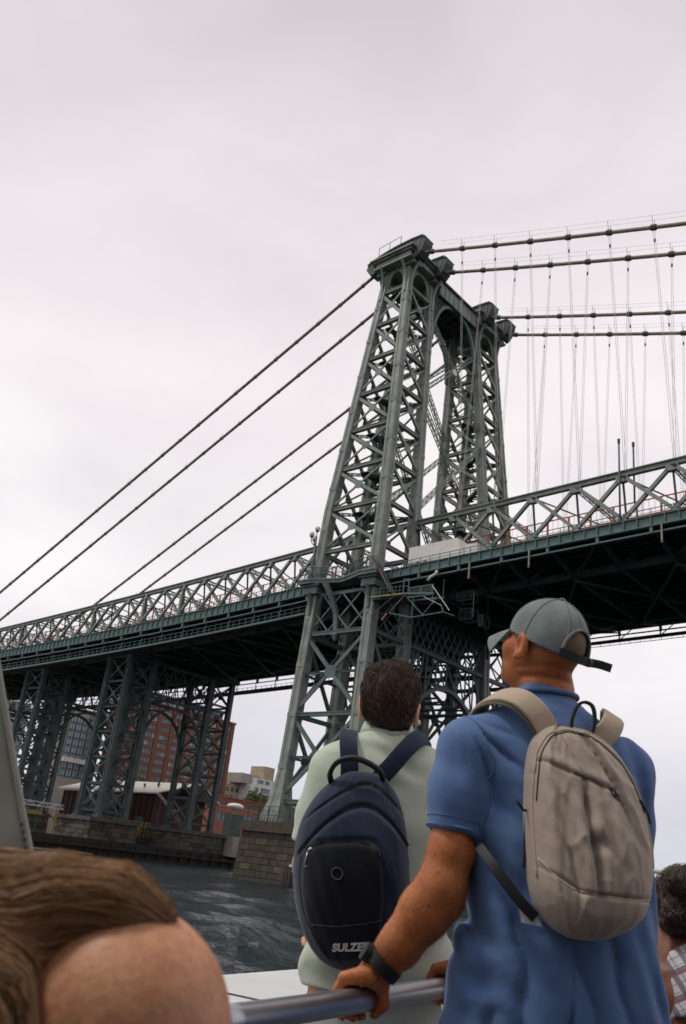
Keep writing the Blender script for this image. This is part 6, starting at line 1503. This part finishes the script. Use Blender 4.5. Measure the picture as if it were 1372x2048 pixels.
pl = SGp(-.76, .55, .005); zp = hbuild(MB().tube([pl, pl+Vector((.006, -.004, .004)), pl+Vector((.012, -.004, .0))], .004, 8), 'zip_slider', M['metal'], np_, smooth=True)
hbuild(MB().tube([pl+Vector((-.001, -.004, -.004)), pl+Vector((-.004, -.005, -.02)), pl+Vector((-.006, -.005, -.036)), pl+Vector((-.002, -.005, -.040)), pl+Vector((.001, -.005, -.036))], .0016, 6), 'zip_pull', M['metal'], zp, smooth=True)
rg = [SGp(-.28+.085*math.cos(a), .455+.027*math.sin(a), .002) for a in [k*math.pi/14 for k in range(29)]]; hbuild(MB().tube(rg, .0016, 6), 'ring_badge', M['clamp'], np_, smooth=True)
# printed word
cu = bpy.data.curves.new('word', 'FONT'); cu.body = 'SULZER'; cu.size = .0245; cu.offset = .0012; cu.extrude = .0004; cu.space_character = 1.04
tmp = bpy.data.objects.new('word', cu); col.objects.link(tmp); bpy.context.view_layer.update()
me = bpy.data.meshes.new_from_object(tmp.evaluated_get(bpy.context.evaluated_depsgraph_get())); bpy.data.objects.remove(tmp); me.name = 'lettering'
me.materials.clear(); me.materials.append(M['print'])
wv = np.zeros(len(me.vertices)*3); me.vertices.foreach_get('co', wv); wv = wv.reshape(-1, 3); x0_, x1_ = wv[:, 0].min(), wv[:, 0].max()
P0 = A3(.100, 2.3, -.186); outv = []
for v in wv:
    r_ = .100+(v[0]-x0_); z_ = -.187+v[1]+(v[0]-x0_)*.155
    W = (z_+.235)/.487; Rr = np.array(sorted(GB)); L_, R_ = np.interp(z_, Rr[:, 0], Rr[:, 1]), np.interp(z_, Rr[:, 0], Rr[:, 2]); U = (r_-(L_+R_)/2)/((R_-L_)/2)
    s = SGp(U, W, .0016+v[2]); outv.append((r_, s.y, z_))
outv = np.array(outv); oc = outv.mean(0); me.vertices.foreach_set('co', (outv-oc).ravel()); me.update(); hlink('lettering', me, np_, tuple(oc))
ribbon('grab_handle', [(.060, 2.425, .205), (.050, 2.39, .232), (.066, 2.37, .262), (.105, 2.36, .276), (.148, 2.36, .268), (.182, 2.375, .252), (.196, 2.41, .236)], .022, .013, M['zip'], np_, side=(.1, 1, .3), sub=8)
ribbon('shoulder_strap', [(.105, 2.452, .235), (.102, 2.448, .27), (.095, 2.462, .315), (.092, 2.50, .350), (.094, 2.57, .375), (.092, 2.66, .34), (.085, 2.72, .25)], .050, .012, M['navy'], np_, side=(1, 0, -.1), sub=10)
ribbon('shoulder_strap', [(.185, 2.452, .235), (.215, 2.446, .272), (.252, 2.456, .322), (.285, 2.49, .360), (.318, 2.56, .380), (.335, 2.66, .345), (.34, 2.73, .25)], .050, .012, M['navy'], np_, side=(.75, 0, -.62), sub=10)

# ================================================================== woman with the long hair, close to the camera
wm_ = hthing('person', 'bare shouldered woman with long light brown hair, close in the bottom left corner', 'person', (-.25, .80, DK))
WC = A3(-.345, .80, -.165); WR = rot(rad(25), 0, 0)
def body_w(P):
    d = head_(P, WC, WR, .95)
    d = smin(d, chain(P, [(-.335, .79, -.19), (-.315, .79, -.27)], [.052, .065], .03), .03)
    d = smin(d, loft_(P, [(-.22, -.26, .79, .07, .05), (-.27, -.27, .79, .15, .075), (-.36, -.28, .79, .16, .09), (-.6, -.29, .80, .14, .10), (-.75, -.30, .85, .16, .12)]), .05)
    d = smin(d, ell_(P, (-.126, .768, -.128), (.082, .072, .080)), .05)
    d = smin(d, chain(P, [(-.118, .77, -.15), (-.105, .79, -.33), (-.12, .95, -.42)], [.066, .050, .04], .03), .04)
    d = smin(d, cap_(P, (-.28, .79, -.27), (-.14, .775, -.13), .07, .06), .05)
    d = smin(d, chain(P, [(-.44, .80, -.28), (-.47, .82, -.45), (-.40, 1.0, -.50)], [.062, .048, .035], .03), .04)
    d = smin(d, chain(P, [(-.12, .95, -.42), (-.18, 1.10, -.50)], [.038, .024], .02), .02)
    for c, s in ((A3(-.19, 1.13, -.51), 1), (A3(-.385, 1.05, -.51), -1)):
        d = smin(d, ell_(P, c, (.034, .045, .015)), .012)
        for k in range(4): x = -.025+.017*k; d = smin(d, finger(P, [c+A3(x, .04, 0), c+A3(x*1.1, .075, -.004), c+A3(x*1.1, .09, -.02)], .0085, .007), .004)
        d = smin(d, finger(P, [c+A3(s*.02, 0, 0), c+A3(s*.045, .03, -.004)], .011, .009), .008)
    for sx in (-1, 1): d = smin(d, chain(P, [(-.30+sx*.09, .85, -.72), (-.30+sx*.10, 1.27, -.70), (-.3+sx*.1, 1.27, -1.1)], [.08, .06, .045], .03), .03)
    return d
sdf_obj('body', body_w, (-.56, .62, DK), (-.0, 1.36, .02), .0062, M['skin_l'], wm_, 2)
def dress(P):
    d = loft_(P, [(-.34, -.28, .79, .172, .105), (-.6, -.29, .80, .15, .115), (-.72, -.30, .86, .20, .16)])
    for sx in (-1, 1): d = smin(d, cap_(P, (-.30+sx*.09, .85, -.72), (-.30+sx*.10, 1.22, -.70), .105, .09), .04)
    return d
sdf_obj('dress', dress, (-.56, .6, -.95), (-.02, 1.36, -.3), .012, M['short'], wm_, 1)
hbuild(MB().box((-.62, .62, DK), (-.02, 1.12, DK+.38)), 'placeholder', M['gel'], wm_) if False else None
se = hthing('bench_seat', 'white bench under the seated woman at the bottom left', 'bench', (-.3, .85, DK)); hbuild(MB().box((-1.1, .62, DK+.30), (.0, 1.10, DK+.355)), 'seat_board', M['gel'], se)
for x in (-1.0, -.1): hbuild(MB().box((x, .68, DK), (x+.05, 1.05, DK+.30)), 'seat_leg', M['gel'], se)
def hair_w(P):
    q = ((P-WC.astype(np.float32))@WR.astype(np.float32))
    d = ell_(q, (0, -.012, .034), (.090, .108, .088))
    d = smin(d, chain(P, [(-.33, .76, -.100), (-.245, .755, -.069), (-.19, .752, -.054), (-.142, .752, -.047), (-.108, .755, -.052)], [.075, .046, .035, .025, .012], .02), .04)
    d = smin(d, chain(P, [(-.40, .74, -.10), (-.36, .72, -.26)], [.075, .05], .03), .03)
    d = smin(d, ell_(P, (-.27, .745, -.10), (.06, .045, .040)), .03)
    d = smin(d, chain(P, [(-.29, .715, -.09), (-.222, .695, -.118), (-.200, .690, -.17), (-.205, .695, -.27)], [.05, .040, .040, .04], .02), .025)
    return d+wob(P, 51, 7)*.0012
def shade_fill_w(P):
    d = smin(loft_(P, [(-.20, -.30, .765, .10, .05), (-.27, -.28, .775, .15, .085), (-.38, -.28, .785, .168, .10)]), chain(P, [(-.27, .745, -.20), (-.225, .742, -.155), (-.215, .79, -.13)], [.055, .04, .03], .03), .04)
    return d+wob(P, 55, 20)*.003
sdf_obj('shade_fill_top', shade_fill_w, (-.5, .62, -.4), (-.08, .92, -.08), .007, M['zip'], wm_, 1)  # added black top, stands in for the shaded hair at lower left
M['lighthair'] = mhair('light_brown_hair', (.11, .048, .018), (.55, .30, .13), .5)
hw = sdf_obj('hair', hair_w, (-.56, .60, -.36), (-.06, .96, .03), .0046, M['lighthair'], wm_, 1)
s_ = seeds_on(hair_w, (-.46, .62, -.22), (-.14, .90, .02), 21000, lambda p: (p[:, 0] < -.16), 6, .03)
def dw(P):
    x = P[:, 0:1]; lo_ = np.clip((-.085-P[:, 2:3])*30, 0, 1); return np.concatenate([1.0-lo_*.55, np.full_like(x, .05), .40-np.clip((x+.20)*9, 0, 1.3)-lo_*1.5], 1)
strands('loose_strands', hair_w, s_, dw, 20, .0115, .0009, M['lighthair'], hw, (.0002, .0045), .03, 8, jitter=.07)

# ================================================================== woman in the plaid shirt, right edge
pw = hthing('person', 'woman in plaid shirt with dark hair in a bun at the right edge', 'person', (1.06, 2.45, DK))
PC = A3(1.035, 2.44, -.005); PR = rot(rad(10), 0, 0)
def body_p(P):
    d = head_(P, PC, PR, .93)
    d = smin(d, chain(P, [(1.02, 2.44, -.06), (.995, 2.44, -.14), (.99, 2.44, -.20)], [.052, .060, .085], .03), .03)
    d = smin(d, loft_(P, [(-.16, 1.03, 2.44, .12, .06), (-.22, 1.05, 2.44, .16, .085), (-.4, 1.06, 2.44, .15, .10), (-.7, 1.06, 2.46, .17, .12)]), .05)
    d = smin(d, chain(P, [(1.02, 2.36, -.19), (1.01, 2.34, -.33), (1.02, 2.50, -.45), (1.0, 2.70, -.48)], [.055, .046, .036, .026], .03), .04)
    d = smin(d, chain(P, [(1.21, 2.44, -.19), (1.25, 2.44, -.38), (1.15, 2.65, -.46)], [.055, .046, .028], .03), .04)
    for c, s in ((A3(.998, 2.73, -.485), 1), (A3(1.14, 2.69, -.475), -1)):
        d = smin(d, ell_(P, c, (.034, .045, .015)), .012)
        for k in range(4): x = -.025+.017*k; d = smin(d, finger(P, [c+A3(x, .04, 0), c+A3(x*1.1, .075, -.004), c+A3(x*1.1, .09, -.02)], .0085, .007), .004)
        d = smin(d, finger(P, [c+A3(s*.02, 0, 0), c+A3(s*.045, .03, -.004)], .011, .009), .008)
    for sx in (-1, 1): d = smin(d, chain(P, [(1.06+sx*.09, 2.48, -.68), (1.06+sx*.1, 2.9, -.68), (1.06+sx*.1, 2.9, -1.1)], [.085, .06, .045], .03), .03)
    return d
sdf_obj('body', body_p, (.88, 2.22, DK), (1.34, 2.98, .1), .007, M['skin_d'], pw, 1)
def shirt_p(P):
    d = loft_(P, [(-.13, 1.07, 2.44, .10, .085), (-.17, 1.06, 2.44, .145, .095), (-.24, 1.06, 2.44, .165, .105), (-.45, 1.06, 2.44, .165, .12), (-.62, 1.06, 2.46, .18, .14)])
    s = chain(P, [(1.02, 2.37, -.165), (1.012, 2.345, -.235)], [.066, .062], .03); s = np.maximum(s, -(P@np.array([-.35, 0, 1], np.float32)+.35*1.01+.225)); d = smin(d, s, .02)
    s = chain(P, [(1.20, 2.44, -.18), (1.23, 2.44, -.28)], [.066, .064], .03); s = np.maximum(s, -(P[..., 2]+.27)); d = smin(d, s, .02)
    d = smin(d, chain(P, [(.955, 2.40, -.165), (.985, 2.385, -.12), (1.03, 2.39, -.075)], [.020, .022, .020], .02), .015)   # fold of the collar
    return np.maximum(d, -(cap_(P, (.96, 2.36, -.16), (1.02, 2.42, -.05), .050, .050)) if False else -9)+wob(P, 61, 14)*.002
pm = bpy.data.materials.new('plaid_cotton'); pm.use_nodes = True; t = pm.node_tree; b = t.nodes['Principled BSDF']; b.inputs['Roughness'].default_value = .85
g = N(t, 'ShaderNodeTexCoord'); mp2 = N(t, 'ShaderNodeMapping'); mp2.inputs['Rotation'].default_value = (.2, .5, .3); t.links.new(g.outputs['Object'], mp2.inputs[0]); sp = N(t, 'ShaderNodeSeparateXYZ'); t.links.new(mp2.outputs[0], sp.inputs[0])
cur = None
for ax, per, wd_, c in (('X', .042, .30, (.10, .05, .10)), ('X', .021, .12, (.12, .16, .22)), ('Z', .050, .28, (.09, .045, .085)), ('Z', .0167, .14, (.16, .20, .25)), ('Z', .05, .1, (.30, .08, .10))):
    m_ = N(t, 'ShaderNodeMath', operation='MULTIPLY'); m_.inputs[1].default_value = 1/per; t.links.new(sp.outputs[ax], m_.inputs[0]); f_ = N(t, 'ShaderNodeMath', operation='FRACT'); t.links.new(m_.outputs[0], f_.inputs[0])
    l_ = N(t, 'ShaderNodeMath', operation='LESS_THAN'); l_.inputs[1].default_value = wd_; t.links.new(f_.outputs[0], l_.inputs[0]); q = N(t, 'ShaderNodeMath', operation='MULTIPLY'); q.inputs[1].default_value = .75; t.links.new(l_.outputs[0], q.inputs[0])
    mx = N(t, 'ShaderNodeMix', data_type='RGBA'); mx.inputs[7].default_value = (*c, 1); mx.inputs[6].default_value = (.56, .55, .54, 1); t.links.new(q.outputs[0], mx.inputs['Factor'])
    if cur: t.links.new(cur.outputs[2], mx.inputs[6])
    cur = mx
t.links.new(cur.outputs[2], b.inputs['Base Color']); M['plaid'] = pm
sdf_obj('plaid_shirt', shirt_p, (.88, 2.24, -.62), (1.32, 2.62, -.03), .006, M['plaid'], pw, 1)
ribbon('shoulder_strap', [(1.0, 2.285, -.30), (1.0, 2.292, -.22), (1.03, 2.315, -.14), (1.08, 2.38, -.10)], .012, .003, M['zip'], pw, side=(1, 0, .4))
sdf_obj('trousers', lambda P: smin(loft_(P, [(-.6, 1.06, 2.46, .17, .13), (-.72, 1.06, 2.48, .19, .15)]), np.minimum(cap_(P, (.97, 2.48, -.68), (.96, 2.9, -.68), .10, .085), cap_(P, (1.15, 2.48, -.68), (1.16, 2.9, -.68), .10, .085)), .03), (.84, 2.3, -.85), (1.3, 3.02, -.56), .012, M['short'], pw, 1)
M['darkhair'] = mhair('dark_streaked_hair', (.012, .006, .004), (.11, .052, .022), .5)
def hair_p(P):
    q = ((P-PC.astype(np.float32))@PR.astype(np.float32))
    d = ell_(q, (0, -.016, .030), (.084, .102, .085)); d = np.maximum(d, q[..., 1]-.05)
    d = smin(d, ell_(P, (1.005, 2.375, .055), (.052, .045, .042)), .008); d = smin(d, ell_(P, (1.075, 2.36, -.02), (.06, .04, .075)), .02)
    d = smin(d, ell_(P, (.985, 2.385, -.02), (.042, .04, .045)), .02)
    return d+np.sin((P[..., 0]+P[..., 2]*.6)*300+wob(P, 71, 40)*3)*.002+wob(P, 72, 45, 2)*.003
hp = sdf_obj('hair', hair_p, (.88, 2.28, -.13), (1.2, 2.62, .13), .005, M['darkhair'], pw, 1)
s_ = seeds_on(hair_p, (.9, 2.3, -.11), (1.16, 2.5, .12), 2200, lambda p: p[:, 1] < 2.5, 9)
strands('loose_curls', hair_p, s_, lambda P: np.stack([np.cos(P[:, 2]*60), np.zeros(len(P)), np.sin(P[:, 0]*60)], 1), 9, .006, .0013, M['darkhair'], hp, (.001, .008), .5, 10)
se2 = hthing('bench_seat', 'white bench under the woman in the plaid shirt', 'bench', (1.1, 2.5, DK)); hbuild(MB().box((.75, 2.3, DK+.33), (1.7, 2.72, DK+.385)), 'seat_board', M['gel'], se2)
for x in (.8, 1.6): hbuild(MB().box((x, 2.34, DK), (x+.05, 2.68, DK+.33)), 'seat_leg', M['gel'], se2)

# ================================================================== pale canvas at the left edge
cv_ = hthing('canvas_cover', 'pale grey crumpled canvas cover with a stitched hem at the left edge', 'canvas cover', (-.6, 1.3, DK))
ed = [(-.552, .36), (-.495, .234), (-.470, .178), (-.438, .106), (-.402, .026), (-.381, -.018), (-.345, -.10), (-.29, -.22)]
nz, nx_ = 60, 40; er = np.array(sorted(ed, key=lambda e: e[1])); vs = []
for j in range(nz+1):
    z = lerp(-.22, .36, j/nz); x1 = float(np.interp(z, er[:, 1], er[:, 0]))
    for i in range(nx_+1):
        t = i/nx_; x = lerp(-1.0, x1, t); f = .014*math.sin(x*22+z*16+math.sin(z*14)*1.2)+.008*math.sin(x*50-z*33)+.004*math.sin(z*90+x*31); vs.append((x, 1.3+f*min(1, (1-t)*5)*.8+.05*(1-t)**2, z))
n0 = len(vs); vs += [(a, b+.006, c) for a, b, c in vs]; W_ = nx_+1; fs = []
for j in range(nz):
    for i in range(nx_): a = j*W_+i; fs.append((a, a+1, a+W_+1, a+W_)); fs.append((n0+a, n0+a+W_, n0+a+W_+1, n0+a+1))
    a = j*W_+nx_; fs.append((a, n0+a, n0+a+W_, a+W_))
hbuild(MB().add(vs, fs), 'cloth', M['canvas'], cv_, smooth=True)
hem = [Vector(vs[j*W_+nx_])+Vector((-.002, -.002, 0)) for j in range(nz+1)]
hbuild(MB().tube(hem, .0045, 8), 'hem', M['canvas'], cv_, smooth=True)
mb = MB()
for j in range(0, 24): mb.ell(tuple(hem[j].lerp(hem[j+1], .5)+Vector((-.004, -.005, 0))), (.0018, .0018, .0032), 6, 4)
hbuild(mb, 'stitching', M['frame'], cv_, kind='stuff')
hbuild(MB().tube([(-1.0, 1.35, DK), (-1.0, 1.35, .5)], .02, 12), 'pole', M['rail'], cv_, smooth=True)
hbuild(MB().tube([(-1.02, 1.35, .36), (-.545, 1.31, .36)], .010, 10), 'top_bar', M['rail'], cv_, smooth=True)
